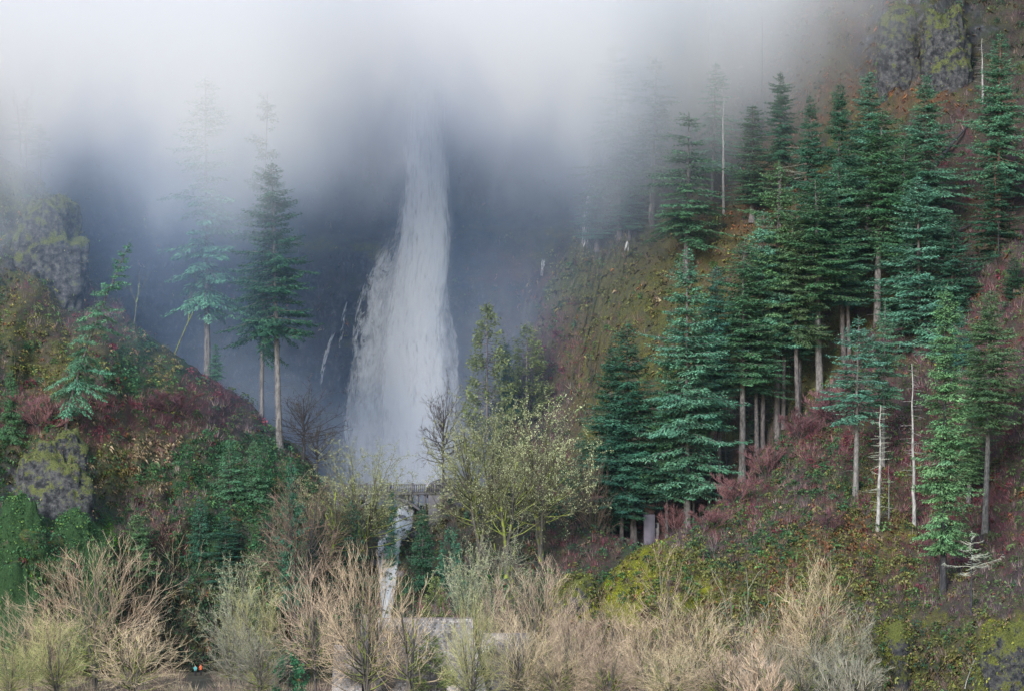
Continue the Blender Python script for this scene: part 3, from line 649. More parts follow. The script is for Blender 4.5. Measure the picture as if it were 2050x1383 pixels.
def cedar(seed, H, base, hw, spray=0.5):
    """dense rounded column of flat drooping sprays with upswept tips"""
    rng = np.random.default_rng(seed); zs = np.linspace(0, 1, 10)
    axis = np.stack([np.cumsum(rng.normal(size=10))*.03, np.cumsum(rng.normal(size=10))*.03, zs*H-0.5], 1)
    pt = [(*tube(axis, H*0.012*(1-zs)**.8+.03, 7), np.ones((70, 3)))]
    nb = int((H-base)*9); P_, T_, U_, L_, W_, C_ = [], [], [], [], [], []
    lob = rng.normal(size=(8, 12))*0.16
    for b in range(nb):
        t = rng.random(); z = base+(H-base)*t; az = rng.random()*6.28
        prof = math.sin(min(1.0, (1-t)*1.25+0.02)*math.pi/2)**0.8*(0.7+0.3*min(1, t/.2))
        Lb = hw*prof*(0.9+rng.normal()*0.08+lob[int(az/6.29*8), int(t*11.9)])+0.15
        d = np.array([math.cos(az), math.sin(az)]); s = np.linspace(0, 1, 5)
        bp = np.stack([d[0]*s*Lb, d[1]*s*Lb, z-0.25*Lb*s+0.32*Lb*s**3+0.05*Lb*s], 1); bp[:, :2] += axis[min(9, int(t*9)), :2]
        pt.append((*tube(bp, np.linspace(.045, .012, 5), 3), np.ones((15, 3))*.8))
        ns = int(10+Lb*9); ss = 0.35+0.65*rng.random(ns)**.7
        pos = np.stack([np.interp(ss, s, bp[:, k]) for k in range(3)], 1)+rng.normal(size=(ns, 3))*0.22
        td = np.stack([d[0]+rng.normal(size=ns)*.6, d[1]+rng.normal(size=ns)*.6, 0.1+rng.normal(size=ns)*.5], 1)
        P_.append(pos); T_.append(td); U_.append(rng.normal(size=(ns, 3))); L_.append(spray*(.5+.7*rng.random(ns))); W_.append(spray*(.28+.2*rng.random(ns)))
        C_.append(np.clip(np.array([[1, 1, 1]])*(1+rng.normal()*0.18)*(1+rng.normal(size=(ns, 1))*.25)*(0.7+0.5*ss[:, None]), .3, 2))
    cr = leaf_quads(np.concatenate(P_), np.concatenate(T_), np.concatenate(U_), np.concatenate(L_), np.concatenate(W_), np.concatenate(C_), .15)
    return join_mesh('cedar_trunk', pt, True), join_mesh('cedar_crown', [cr])

def snag(seed, H, nb=40, Lb=2.5, base=0.35, tr=0.22, up=0.1, twigs=4, lean=0.0, curve=0.0, top=1.0):
    """dead conifer: bare pole with broken boughs. returns pole mesh, boughs mesh"""
    rng = np.random.default_rng(seed); zs = np.linspace(0, 1, 16)
    axis = np.stack([np.cumsum(rng.normal(size=16))*.05+lean*H*zs, np.cumsum(rng.normal(size=16))*.05, zs*H], 1); axis[0, 2] = -1
    V, Fa = tube(axis, tr*(1-zs*0.85)+0.01, 7); pt = [(V, Fa, np.ones((len(V), 3)))]; br = []
    for b in range(nb):
        t = base+(top-base)*rng.random(); o = np.array([np.interp(t, zs, axis[:, k]) for k in range(3)])
        az = rng.random()*6.28; L = Lb*(1-(t-base)/(1.02-base)*0.75)*(.12+1.1*rng.random()**1.8); upj = up+rng.normal()*.32
        s = np.linspace(0, 1, 6); d = np.array([math.cos(az), math.sin(az)])
        bp = np.stack([o[0]+d[0]*s*L+rng.normal(size=6)*.03*L*s, o[1]+d[1]*s*L+rng.normal(size=6)*.06*L*s, o[2]+upj*s*L-curve*L*s**2+curve*0.9*L*s**3], 1)
        br.append((*tube(bp, np.linspace(.045, .012, 6), 3), np.ones((18, 3))))
        k = int(twigs*L*1.5)
        if k:
            ss = .25+.75*rng.random(k); pp = np.stack([np.interp(ss, s, bp[:, j]) for j in range(3)], 1)
            sg = rng.choice([-1, 1], k)*(.7+.4*rng.random(k))
            td = np.stack([d[0]*np.cos(sg)-d[1]*np.sin(sg), d[0]*np.sin(sg)+d[1]*np.cos(sg), rng.normal(size=k)*.3-.05-curve*.5], 1)
            br.append(blades(pp, td, (.25+.5*rng.random(k))*L*.35+.1, np.full(k, .035), rng, np.ones((k, 3))*(.7+.6*rng.random((k, 1))), .4))
    return join_mesh('snag_pole', pt, True), join_mesh('snag_boughs', br)

# ------------------------------------------------------------------ leafless broadleaves
def bare_tree(seed, H, spread=0.55, stems=1, levels=5, trunk_r=None, kids=(7, 5, 4, 4), upw=0.35, first=0.3, twist=0.2, wide=1.0, tipleaf=0, twig_w=0.075, length_k=0.68, droopy=0.0, leaf=0.16, leafmax=0):
    """returns limbs mesh (first two orders) and twigs mesh (the finer orders, with their buds or lichen as a third)"""
    rng = np.random.default_rng(seed); limbs, twigs = [], []
    tr = trunk_r or H*0.014
    def path(p, d, L, n, wander, upf):
        pts = [p]; q = p.copy(); d = d/np.linalg.norm(d)
        for i in range(n):
            d = d+rng.normal(size=3)*wander/n**.5; d[2] += upf/n
            d /= np.linalg.norm(d); q = q+d*L/n; pts.append(q)
        return np.array(pts), d
    cur = []
    for s in range(stems):
        a = rng.random()*6.28; off = 0.0 if stems == 1 else tr*1.2
        d = np.array([math.cos(a)*(.04 if stems == 1 else .38*spread*2), math.sin(a)*(.04 if stems == 1 else .38*spread*2), 1])
        P, _ = path(np.array([math.cos(a)*off, math.sin(a)*off, -0.8]), d, H*(.72 if stems == 1 else .68), 9, twist, .05)
        rr = tr*(1 if stems == 1 else .7)*np.linspace(1, .32, 10); rr[0] *= 1.3
        limbs.append((*tube(P, rr, 7), np.ones((70, 3)))); cur.append((P, rr, H*.52))
    tips = []
    for lv in range(1, levels):
        nxt = []; last = lv == levels-1
        for P, rr, L0 in cur:
            k = kids[min(lv-1, len(kids)-1)]; k = max(2, int(round(k*(0.8+.4*rng.random()))))
            if lv == 1: k = int(k*1.6/stems**.4)
            lo = first if lv == 1 else 0.22
            ts = lo+(1-lo)*(np.arange(k)+rng.random(k)*.9)/k; az0 = rng.random()*6.28
            for j, t in enumerate(ts):
                t = min(t, .99); x = t*(len(P)-1); i = min(int(x), len(P)-2); p = P[i]+(P[i+1]-P[i])*(x-i)
                dd = P[i+1]-P[i]; dd /= np.linalg.norm(dd)+1e-9
                r = rng.normal(size=3); s_ = np.cross(dd, r); s_ /= np.linalg.norm(s_)+1e-9
                if lv == 1:
                    a = az0+j*2.4; s_ = np.array([math.cos(a), math.sin(a), 0.0])*wide
                sp = (spread if lv != 1 else spread*1.35)*(1.0+.5*rng.normal()*.5) + (0.35*(1-t) if lv == 1 else 0)
                d = dd*math.cos(sp)+s_*math.sin(sp)
                L = L0*(length_k if lv > 1 else .78)*(1-.45*t)*(.75+.5*rng.random())
                n = (7, 5, 4, 2)[min(lv-1, 3)]
                if last:
                    tips.append((p, d, L)); continue
                Pn, de = path(p, d, L, n, twist*1.3, upw*(1 if lv < 3 else .6)-droopy*(lv >= 2))
                r0 = max(np.interp(t*(len(P)-1), np.arange(len(P)), rr)*.66, .022); rn = np.linspace(r0, max(r0*.35, .014), n+1)
                if lv == 2: shade = np.clip(1+rng.normal()*.22, .5, 1.5)
                (limbs if lv <= 1 or (lv == 2 and r0 > .05) else twigs).append((*tube(Pn, rn, 5 if lv == 1 else (4 if lv == 2 else 3)), np.ones(((n+1)*(5 if lv == 1 else (4 if lv == 2 else 3)), 3))*(np.clip(1+rng.normal()*.22, .5, 1.5))))
                nxt.append((Pn, rn, L))
        cur = nxt
    if leafmax and len(tips) > leafmax: tips = [tips[i] for i in rng.permutation(len(tips))[:leafmax]]
    P = np.array([t[0] for t in tips]); T = np.array([t[1] for t in tips]); L = np.array([t[2] for t in tips])
    T[:, 2] += upw*.5-droopy
    L = np.clip(L*1.25, .35, 3.2)
    twigs.append(blades(P, T, L, np.full(len(P), twig_w), rng, np.clip(1+rng.normal(size=(len(P), 1))*.2, .5, 1.6)*np.ones((1, 3)), .5))
    out = [join_mesh('tree_limbs', limbs, True), join_mesh('tree_twigs', twigs)]
    if tipleaf:
        k = len(P); idx = np.repeat(np.arange(k), tipleaf); m = len(idx); q = rng.random(m)**.6
        pp = P[idx]+T[idx]*(L[idx]*q)[:, None]+rng.normal(size=(m, 3))*.07
        out.append(join_mesh('tree_lichen', [leaf_quads(pp, rng.normal(size=(m, 3))+T[idx]*.4, rng.normal(size=(m, 3)), leaf*(.6+.8*rng.random(m)), leaf*.7*(.6+.8*rng.random(m)), np.clip(1+rng.normal(size=(m, 1))*.3, .4, 1.8)*np.ones((1, 3)), 0.1)]))
    return out

def place(kind, loc, label, cat, meshes, names, mats, group=None, rz=0.0, scale=1.0, tilt=0.0, sx=1.0, part_labels=None):
    e = empty(kind, loc, label, cat, group)
    e.rotation_euler = (0, tilt, 0)
    for i, (me, nm, mt) in enumerate(zip(meshes, names, mats)):
        if len(me.materials) == 0: me.materials.append(mt)
        c = D.objects.new(nm, me); COL.objects.link(c); c.parent = e
        c.rotation_euler = (0, 0, rz); c.scale = (scale*sx, scale*sx, scale)
        c.material_slots[0].link = 'OBJECT'; c.material_slots[0].material = mt
    return e
# ------------------------------------------------------------------ falling water
def water_mat(name, su, sv, lo, hi, edge=1.0, col=(0.97, 0.98, 1.0), amax=1.0, seed=0.0, dist=0.6, fine=0.35, k_edge=3.0):
    m, n, out = mat_new(name)
    fl = N(n, 'ShaderNodeAttribute', attribute_name='flow')     # across, down (metres along the fall), opacity of the body of water
    s = N(n, 'ShaderNodeSeparateXYZ'); n.links.new(fl.outputs['Vector'], s.inputs[0])
    cb = N(n, 'ShaderNodeCombineXYZ'); n.links.new(mathn(n, 'MULTIPLY', s.outputs[0], su), cb.inputs[0]); n.links.new(mathn(n, 'MULTIPLY', s.outputs[1], sv), cb.inputs[1]); cb.inputs[2].default_value = seed
    a = noise_node(n, 1.0, 5, 0.62, cb.outputs[0], dist)
    cb2 = N(n, 'ShaderNodeCombineXYZ'); n.links.new(mathn(n, 'MULTIPLY', s.outputs[0], su*5), cb2.inputs[0]); n.links.new(mathn(n, 'MULTIPLY', s.outputs[1], sv*3.0), cb2.inputs[1]); cb2.inputs[2].default_value = seed+9
    b = noise_node(n, 1.0, 4, 0.7, cb2.outputs[0], 0.3)
    v = mathn(n, 'ADD', mathn(n, 'MULTIPLY', a.outputs[0], 1-fine), mathn(n, 'MULTIPLY', b.outputs[0], fine))
    # where the body is thick it closes up; where thin only the brightest strands remain
    v = mathn(n, 'ADD', v, mathn(n, 'MULTIPLY', mathn(n, 'SUBTRACT', s.outputs[2], 0.5), edge*0.55))
    al = mathn(n, 'MULTIPLY', maprange(n, v, lo, hi, 0, 1, True), mathn(n, 'MINIMUM', mathn(n, 'MULTIPLY', s.outputs[2], k_edge), amax), clamp=True)
    d = N(n, 'ShaderNodeBsdfDiffuse'); d.inputs[0].default_value = (*col, 1)
    bp = N(n, 'ShaderNodeBump'); bp.inputs['Strength'].default_value = 0.6; bp.inputs['Distance'].default_value = 1.0
    n.links.new(v, bp.inputs['Height']); n.links.new(bp.outputs[0], d.inputs['Normal'])
    t = N(n, 'ShaderNodeBsdfTranslucent'); t.inputs[0].default_value = (*col, 1)
    mx = N(n, 'ShaderNodeMixShader'); mx.inputs[0].default_value = 0.42; n.links.new(d.outputs[0], mx.inputs[1]); n.links.new(t.outputs[0], mx.inputs[2])
    tr = N(n, 'ShaderNodeBsdfTransparent'); m2 = N(n, 'ShaderNodeMixShader')
    n.links.new(al, m2.inputs[0]); n.links.new(tr.outputs[0], m2.inputs[1]); n.links.new(mx.outputs[0], m2.inputs[2]); n.links.new(m2.outputs[0], out.inputs[0])
    return m

def fall_sheet(rows, layer_name, off, bulge, nu=60, step=0.5, seed=0, rough=0.6, taper_top=0.06, taper_bot=0.04, edgepow=1.0, Yfix=None, hug=False):
    """rows: (py, left px, right px, body 0..1) down the fall; follows the rock of the layer at distance off, bulging towards the viewer"""
    rows = np.array(rows, float); py = np.arange(rows[0, 0], rows[-1, 0], step*10.5)
    l = np.interp(py, rows[:, 0], rows[:, 1]); r = np.interp(py, rows[:, 0], rows[:, 2]); bd = np.interp(py, rows[:, 0], rows[:, 3])
    # smooth the outline
    k = np.ones(9)/9
    if len(py) > 20:
        for q in (l, r, bd): q[4:-4] = np.convolve(q, k, 'valid')
    u = np.linspace(-1, 1, nu); U, PYg = np.meshgrid(u, py); PXg = (l+(r-l)*0.5)[:, None]+U*((r-l)*0.5)[:, None]
    f = LAYERS[layer_name]['depthf'] if Yfix is None else (lambda a, b: Yfix+0*a)
    Y0_ = surfY(layer_name, PXg, PYg) if hug else f((PXg-PX0)/100, (PYg-PY0)/100)
    Y = Y0_-off-bulge*(1-U**2)
    X = (PXg-PX0)/F*690; Z = PYg/10.4
    Y = Y-rough*fbm(X/3+seed, seed, Z/9, 3, 60+seed)
    V = np.stack([(PXg-PX0)/F*Y, Y, ZC-(PYg-PY0)/F*Y], -1)
    vv = np.linspace(0, 1, len(py))[:, None]
    e = np.clip((1-np.abs(U))/0.45, 0, 1)**edgepow*np.clip(vv/taper_top, 0, 1)*np.clip((1-vv)/taper_bot, 0, 1)
    wid = ((r-l)*0.5)[:, None]/10.4
    # strands keep a steady width in the throat and fan out with the outline
    flow = np.stack([U*np.mean(wid)+0*wid, PYg/10.4, bd[:, None]*e], -1)
    nr = V.shape[1]; i = np.arange(V.shape[0]-1)[:, None]*nr+np.arange(nr-1)[None]
    return V.reshape(-1, 3), np.stack([i, i+1, i+nr+1, i+nr], -1).reshape(-1, 4), flow.reshape(-1, 3)

def water_obj(name, sheets, mats, **props):
    V, Fs, A, mi, n = [], [], [], [], 0
    for (v, f, a), m in sheets:
        V.append(v); Fs.append(f+n); A.append(a); mi.append(np.full(len(f), m, np.int32)); n += len(v)
    me = D.meshes.new(name); me = new_mesh(name, np.concatenate(V), [np.concatenate(Fs)], True)
    at_ = me.attributes.new('flow', 'FLOAT_VECTOR', 'POINT'); at_.data.foreach_set('vector', np.concatenate(A).astype(np.float32).ravel())
    me.polygons.foreach_set('material_index', np.concatenate(mi))
    for m in mats: me.materials.append(m)
    return link(name, me, None, kind='structure', **props)

W_CORE = water_mat('white_water', 0.42, 0.085, 0.33, 0.66, edge=0.55, seed=1.0, amax=0.97, dist=1.2, fine=.5, k_edge=1.5)
W_VEIL = water_mat('water_veil', 0.38, 0.12, 0.34, 0.66, edge=0.7, seed=4.0, amax=0.85, dist=1.4, fine=.45, k_edge=1.6)
W_WISP = water_mat('water_wisps', 0.42, 0.20, 0.38, 0.60, edge=0.7, seed=12.0, amax=0.95, dist=3.0, fine=0.35)
W_THREAD = water_mat('water_threads', 1.7, 0.22, 0.49, 0.64, edge=0.45, seed=20.0, amax=0.95, dist=2.2)
W_CREEK = water_mat('rushing_water', 1.6, 0.8, 0.42, 0.60, edge=1.1, k_edge=1.6, seed=30.0, col=(0.88, 0.91, 0.95), amax=.95, dist=1.0, fine=0.5)

sheets = [
 (fall_sheet([(-140, 815, 900, .8), (250, 800, 905, .7), (330, 796, 908, .9), (480, 785, 912, .95), (560, 772, 908, .95), (650, 755, 905, 1), (700, 750, 908, 1), (800, 745, 915, 1), (900, 740, 915, 1), (985, 740, 910, 1)], 'cliff', 9, 3.5, seed=1, rough=.35, taper_bot=.01), 0),
 (fall_sheet([(-100, 780, 935, .35), (300, 775, 930, .35), (450, 760, 925, .4), (550, 725, 915, .5), (620, 705, 915, .6), (700, 695, 925, .65), (800, 680, 935, .65), (900, 668, 930, .7), (985, 670, 930, .8)], 'cliff', 6, 2, nu=90, seed=3, taper_bot=.01), 1),
 (fall_sheet([(470, 770, 850, .2), (540, 725, 850, .6), (620, 712, 860, .7), (700, 690, 880, .75), (800, 690, 900, .75), (900, 690, 900, .7), (985, 690, 900, .7)], 'cliff', 3.5, 2, nu=90, seed=4, taper_bot=.01), 2),
 (fall_sheet([(520, 850, 900, .3), (600, 860, 905, .5), (690, 870, 930, .6), (800, 870, 925, .6), (940, 860, 920, .5)], 'cliff', 5, 1.5, seed=5), 1),
 (fall_sheet([(680, 712, 732, .5), (730, 698, 738, .8), (790, 684, 748, .95), (850, 676, 756, .95), (910, 672, 760, .9), (965, 668, 762, .7)], 'cliff', .8, hug=True, bulge= .6, nu=40, seed=6, rough=.3), 3),
 (fall_sheet([(560, 728, 745, .3), (600, 712, 730, .8), (650, 706, 722, .8), (720, 700, 715, .4)], 'cliff', .8, hug=True, bulge= .4, nu=16, seed=7, rough=.3), 3),
 (fall_sheet([(660, 666, 674, .8), (700, 650, 660, 1), (740, 640, 650, .9), (790, 634, 644, .4)], 'cliff', .8, hug=True, bulge= .2, nu=10, seed=8, rough=.2), 3),
 (fall_sheet([(600, 690, 700, .7), (640, 682, 692, .8), (700, 674, 684, .5)], 'cliff', .8, hug=True, bulge= .2, nu=10, seed=9, rough=.2), 3),
]
water_obj('waterfall', sheets, [W_CORE, W_VEIL, W_WISP, W_THREAD], label='tall white waterfall plunging out of the mist and fanning over the rock')
water_obj('side_waterfall', [(fall_sheet([(330, 1184, 1200, .6), (380, 1172, 1200, .9), (430, 1164, 1190, .9), (500, 1160, 1178, .6)], 'hillside_right_back', .9, .4, hug=True, nu=24, seed=11, rough=.3), 0),
   (fall_sheet([(480, 1250, 1262, .7), (510, 1248, 1260, .7)], 'hillside_right_back', .9, .3, hug=True, nu=10, seed=13, rough=.2), 0),
   (fall_sheet([(515, 1084, 1094, .9), (560, 1080, 1088, .6)], 'cliff', .8, hug=True, bulge= .3, nu=10, seed=12, rough=.2), 0)], [W_THREAD], label='thin thread of water slipping down the mossy cliff')
water_obj('creek', [(fall_sheet([(985, 792, 830, .9), (1005, 794, 836, .8), (1030, 784, 834, .8), (1062, 768, 832, .9), (1085, 756, 815, .6)], 'creek_bank', .7, .8, hug=True, nu=40, seed=14, rough=.5, step=.3, taper_top=.03), 0),
   (fall_sheet([(1072, 752, 812, 1), (1100, 748, 806, 1), (1140, 752, 800, 1), (1180, 756, 796, 1), (1225, 760, 786, .9), (1300, 766, 786, .8)], 'creek_bank', .7, .8, hug=True, nu=40, seed=15, rough=.5, step=.3, taper_top=.03), 0)], [W_CREEK], label='white creek tumbling below the bridge')
# ------------------------------------------------------------------ lodge
def simple_mat(name, col, rough=0.8, scale=2.0, var=0.3, bump=0.3, spec=0.25, bdist=0.03):
    m, n, out = mat_new(name); tc = N(n, 'ShaderNodeTexCoord'); a = noise_node(n, scale, 5, 0.65, tc.outputs['Object'])
    c = mixc(n, maprange(n, a.outputs[0], 0.3, 0.7), tuple(x*(1-var) for x in col), tuple(min(1, x*(1+var)) for x in col))
    principled(n, out, c, rough, a.outputs[0], bump, bdist, spec); return m
SHAKE = veg_mat('weathered_cedar_shakes', (0.20, 0.185, 0.18), rough=0.85, transl=0, rnd=0, hue=0)
STONE = simple_mat('grey_fieldstone', (0.24, 0.225, 0.235), 0.9, 1.8, 0.5, 0.8, bdist=0.08)
CONC = simple_mat('weathered_concrete', (0.105, 0.10, 0.11), 0.9, 0.9, 0.4, 0.5)
WHITE = simple_mat('white_paint', (0.75, 0.75, 0.75), 0.6)
GLASSY = simple_mat('window_glass', (0.05, 0.06, 0.08), 0.08, spec=0.6)
TIMBER = simple_mat('dark_timber', (0.06, 0.045, 0.04), 0.8)

def roof_block(root, px0, px1, pyr, Yr, dy, pitch, hip0=0.0, hip1=0.0, seed=0):
    """gabled block: ridge along X. front slope covered by real shakes"""
    rng = np.random.default_rng(seed)
    X0, X1 = (px0-PX0)/F*Yr, (px1-PX0)/F*Yr; Zr = ZC-(pyr-PY0)/F*Yr; tp = math.tan(pitch); dz = dy*tp
    ze = Zr-dz; sl = dy/math.cos(pitch)
    b = MB(); h0, h1 = hip0*dy, hip1*dy
    V = [(X0, Yr, Zr), (X1, Yr, Zr), (X0-h0, Yr-dy, ze), (X1+h1, Yr-dy, ze), (X0-h0, Yr+dy, ze), (X1+h1, Yr+dy, ze)]
    V2 = [(x, y, z-0.18) for x, y, z in V]
    b.add(V+V2, [(2, 3, 1, 0), (0, 1, 5, 4), (8, 6, 7, 9), (6, 10, 11, 7), (2, 8, 9, 3), (4, 5, 11, 10), (0, 4, 10, 6), (0, 6, 8, 2), (1, 7, 11, 5), (1, 3, 9, 7)] + ([(0, 4, 2)] if hip0 else [])+([(1, 3, 5)] if hip1 else []))
    rf = link('roof', b.mesh('roof'), TIMBER, root)
    # shakes
    Vs, Fs, Ts, n = [], [], [], 0
    for sgn in (-1, 1):
        nc = int(sl/0.34)
        for c in range(nc):
            s0 = c/nc; s1 = (c+1.25)/nc; xa = X0-h0*s1+0.02; xb = X1+h1*s1-0.02; x = xa
            while x < xb:
                wdt = min(0.16+0.16*rng.random(), xb-x)
                t0, t1 = 0.012, 0.12+0.03*rng.random(); e = 0.02*rng.normal()/sl
                def P(xx, s, t): return (xx, Yr+sgn*(dy*s+math.sin(pitch)*t), Zr-dz*s+math.cos(pitch)*t)
                s1j = min(s1+e, 1.0+0.3/sl)
                Vs += [P(x, s0, t0), P(x+wdt-.012, s0, t0), P(x+wdt-.012, s1j, t1), P(x, s1j, t1), P(x+wdt-.012, s1j, -.01), P(x, s1j, -.01)]
                Fs += [(n, n+1, n+2, n+3), (n+3, n+2, n+4, n+5)]; n += 6
                g = max(.4, 1+rng.normal()*.26)*(1+.55*float(vnoise(np.array([x/2.2]), s1*4, seed, 5)[0])); warm = rng.normal()*.04
                Ts += [(g*(1+warm), g, g*(1-warm))]*6; x += wdt
    me = new_mesh('roof_shakes', np.array(Vs), [np.array(Fs)], False, {'tint': np.array(Ts)})
    link('shakes', me, SHAKE, rf, kind='stuff')
    q = MB(); q.box((X0, Yr-.14, Zr-.02), (X1, Yr+.14, Zr+.12)); link('ridge_cap', q.mesh('ridge_cap'), SHAKE2, rf)
    wl = MB(); wl.box((X0+.3, Yr-dy+.5, 3.6), (X1-.3, Yr+dy-.5, ze+.3))
    g = MB(); g.add([(X0+.3, Yr-dy+.6, ze+.2), (X0+.3, Yr+dy-.6, ze+.2), (X0+.3, Yr, Zr-.3), (X1-.3, Yr-dy+.6, ze+.2), (X1-.3, Yr+dy-.6, ze+.2), (X1-.3, Yr, Zr-.3)], [(0, 1, 2), (3, 5, 4), (0, 3, 4, 1), (0, 2, 5, 3), (1, 4, 5, 2)])
    wo_ = link('wall', wl.mesh('wall'), STONE, root); link('gable', g.mesh('gable'), STONE, wo_)
    return rf

SHAKE2 = simple_mat('ridge_cap_cedar', (0.22, 0.19, 0.20), 0.9)
def chimney(root, px0, px1, pyt, Y, depth=1.0, zb=8.0, seed=0):
    rng = np.random.default_rng(seed)
    X0, X1 = (px0-PX0)/F*Y, (px1-PX0)/F*Y; zt = ZC-(pyt-PY0)/F*Y
    b = MB(); b.box((X0+.04, Y+.04, zb), (X1-.04, Y+depth-.04, zt-.15)); ch = link('chimney', b.mesh('chimney'), STONE, root)
    s = MB(); z = zb
    while z < zt-.2:
        h = .2+.12*rng.random(); x = X0
        while x < X1-.05:
            wdt = min(.22+.3*rng.random(), X1-x); p = .03*rng.random()
            s.box((x+.01, Y-p, z+.01), (x+wdt-.01, Y+.1, min(z+h, zt-.15)-.01)); x += wdt
        for side, xs in ((-1, X0), (1, X1)):
            s.box((xs-.04 if side < 0 else xs-.06, Y+.1, z+.012), (xs+.06 if side < 0 else xs+.04, Y+depth-.02, min(z+h, zt-.15)-.012))
        z += h
    link('stones', s.mesh('stones'), STONE, ch, kind='stuff')
    c = MB(); c.box((X0-.1, Y-.1, zt-.15), (X1+.1, Y+depth+.1, zt)); link('chimney_cap', c.mesh('chimney_cap'), CONC, ch)

lodge = empty('lodge', at(860, 1358, 508), 'stone lodge with steep grey cedar shake roofs among bare trees at the bottom', 'lodge')
lodge.location = (0, 0, 0)
roof_block(lodge, 757, 948, 1237, 514, 10.2, R(46), seed=1)
roof_block(lodge, 668, 728, 1292, 507, 8.5, R(46), seed=2)
roof_block(lodge, 908, 942, 1246, 507, 9.4, R(47), hip1=.28, hip0=.1, seed=3)
roof_block(lodge, 962, 1060, 1268, 508, 9.5, R(45), seed=4)
chimney(lodge, 723, 736, 1228, 507.5, .9, seed=5); chimney(lodge, 962, 974, 1262, 509.5, .9, seed=6)
def dormer(px0, px1, py0, py1, Y):
    X0, X1 = (px0-PX0)/F*Y, (px1-PX0)/F*Y; z1, z0 = ZC-(py0-PY0)/F*Y, ZC-(py1-PY0)/F*Y
    b = MB(); b.box((X0, Y, z0-.3), (X1, Y+2.2, z1)); d = link('dormer', b.mesh('dormer'), STONE, lodge)
    r_ = MB(); m_ = (X0+X1)/2
    r_.add([(X0-.2, Y-.15, z1-.05), (X1+.2, Y-.15, z1-.05), (m_, Y-.15, z1+.6), (X0-.2, Y+2.3, z1-.05), (X1+.2, Y+2.3, z1-.05), (m_, Y+2.3, z1+.6)], [(0, 1, 2), (3, 5, 4), (0, 2, 5, 3), (1, 4, 5, 2), (0, 3, 4, 1)])
    link('dormer_roof', r_.mesh('dormer_roof'), SHAKE2, d)
    f = MB(); e = .09
    f.box((X0+.08, Y-.05, z0), (X0+.08+e, Y+.02, z1-.08)); f.box((X1-.08-e, Y-.05, z0), (X1-.08, Y+.02, z1-.08))
    f.box((X0+.08+e, Y-.05, z0), (X1-.08-e, Y+.02, z0+e)); f.box((X0+.08+e, Y-.05, z1-.08-e), (X1-.08-e, Y+.02, z1-.08)); f.box((m_-.03, Y-.04, z0+e), (m_+.03, Y+.02, z1-.08-e))
    wn = link('window_frame', f.mesh('window_frame'), WHITE, d)
    g = MB(); g.box((X0+.1, Y-.02, z0+.05), (X1-.1, Y-.005, z1-.1)); link('pane', g.mesh('pane'), GLASSY, d)
dormer(964, 980, 1290, 1303, 502.2); dormer(947, 963, 1328, 1342, 499.4)

# ------------------------------------------------------------------ footbridge
YB = 622.0
def bx(px): return (px-PX0)/F*YB
def bz(py): return ZC-(py-PY0)/F*YB
br = empty('footbridge', (bx(775), YB, bz(985)), 'grey concrete arch footbridge with a balustrade crossing before the foot of the fall', 'bridge')
def bl(name, mb, mat, parent=None, **k):
    me = mb.mesh(name); o = link(name, me, mat, parent or br, **k)
    if parent is None: me.transform(__import__('mathutils').Matrix.Translation(-br.location))
    return o
XA, XB = bx(640), bx(905); zd = bz(985); zt = bz(968.5)
b = MB(); b.box((XA, YB-1.3, zd-.45), (XB, YB+1.3, zd)); bl('deck', b, CONC)
bal = None
for s in (-1, 1):
    y = YB+s*1.2
    b = MB(); b.box((XA, y-.13, zt-.16), (XB, y+.13, zt)); bl('top_rail', b, CONC)
    b = MB(); b.box((XA, y-.15, zd+.002), (XB, y+.15, zd+.14)); bl('bottom_rail', b, CONC)
    nb = int((XB-XA)/.36)
    for i in range(nb):
        if i % 11 == 0: continue
        if bal is None:
            q = MB(); h = zt-.16-zd-.14; prof = [(0, .07), (.12, .07), (.2, .05), (.4, .085), (.6, .055), (.85, .05), (.9, .07), (1, .07)]
            q.tube([(0, 0, h*a) for a, r_ in prof], [r_ for a, r_ in prof], 8); bal = q.mesh('baluster'); bal.materials.append(CONC)
        o = D.objects.new('baluster', bal); COL.objects.link(o); o.parent = br
        o.location = Vector((XA+.36*(i+.5), y, zd+.14))-br.location
    for i in range(0, nb, 11):
        b = MB(); x = XA+.36*(i+.5); b.box((x-.16, y-.2, zd-.2), (x+.16, y+.2, zt+.1)); b.box((x-.2, y-.24, zt+.1), (x+.2, y+.24, zt+.2)); bl('post', b, CONC)
# arch ribs and spandrel columns
xs = np.linspace(bx(688), bx(866), 25); xc = (xs[0]+xs[-1])/2; hw = (xs[-1]-xs[0])/2
za = zd-.62-((xs-xc)/hw)**2*4.2
for s in (-1, 1):
    y = YB+s*.85; V = []
    for x, z in zip(xs, za): V += [(x, y-.25, z), (x, y+.25, z), (x, y+.25, z-.5), (x, y-.25, z-.5)]
    i = np.arange(24)[:, None]*4; j = np.arange(4)[None]; Fa = np.stack([i+j, i+4+j, i+4+(j+1) % 4, i+(j+1) % 4], -1).reshape(-1, 4)
    b = MB(); b.add_np(np.array(V), Fa); bl('arch_rib', b, CONC)
    for x in np.linspace(xs[0], xs[-1], 13)[[0, 1, 2, 3, 9, 10, 11, 12]]:
        z = np.interp(x, xs, za); b = MB(); b.box((x-.15, y-.18, z-.1), (x+.15, y+.18, zd-.45)); bl('spandrel_column', b, CONC)
    b = MB()
    for x in np.arange(XA+.5, XB, 1.2): b.box((x-.08, y+s*.2 if s > 0 else y-.45, zd-.75), (x+.08, y+.45 if s > 0 else y-.2, zd-.45))
    bl('brackets', b, CONC, kind='stuff')
for px in (672, 874):
    b = MB(); b.box((bx(px)-1.4, YB-1.5, zd-7), (bx(px)+1.4, YB+1.5, zd-.46)); bl('abutment', b, CONC)

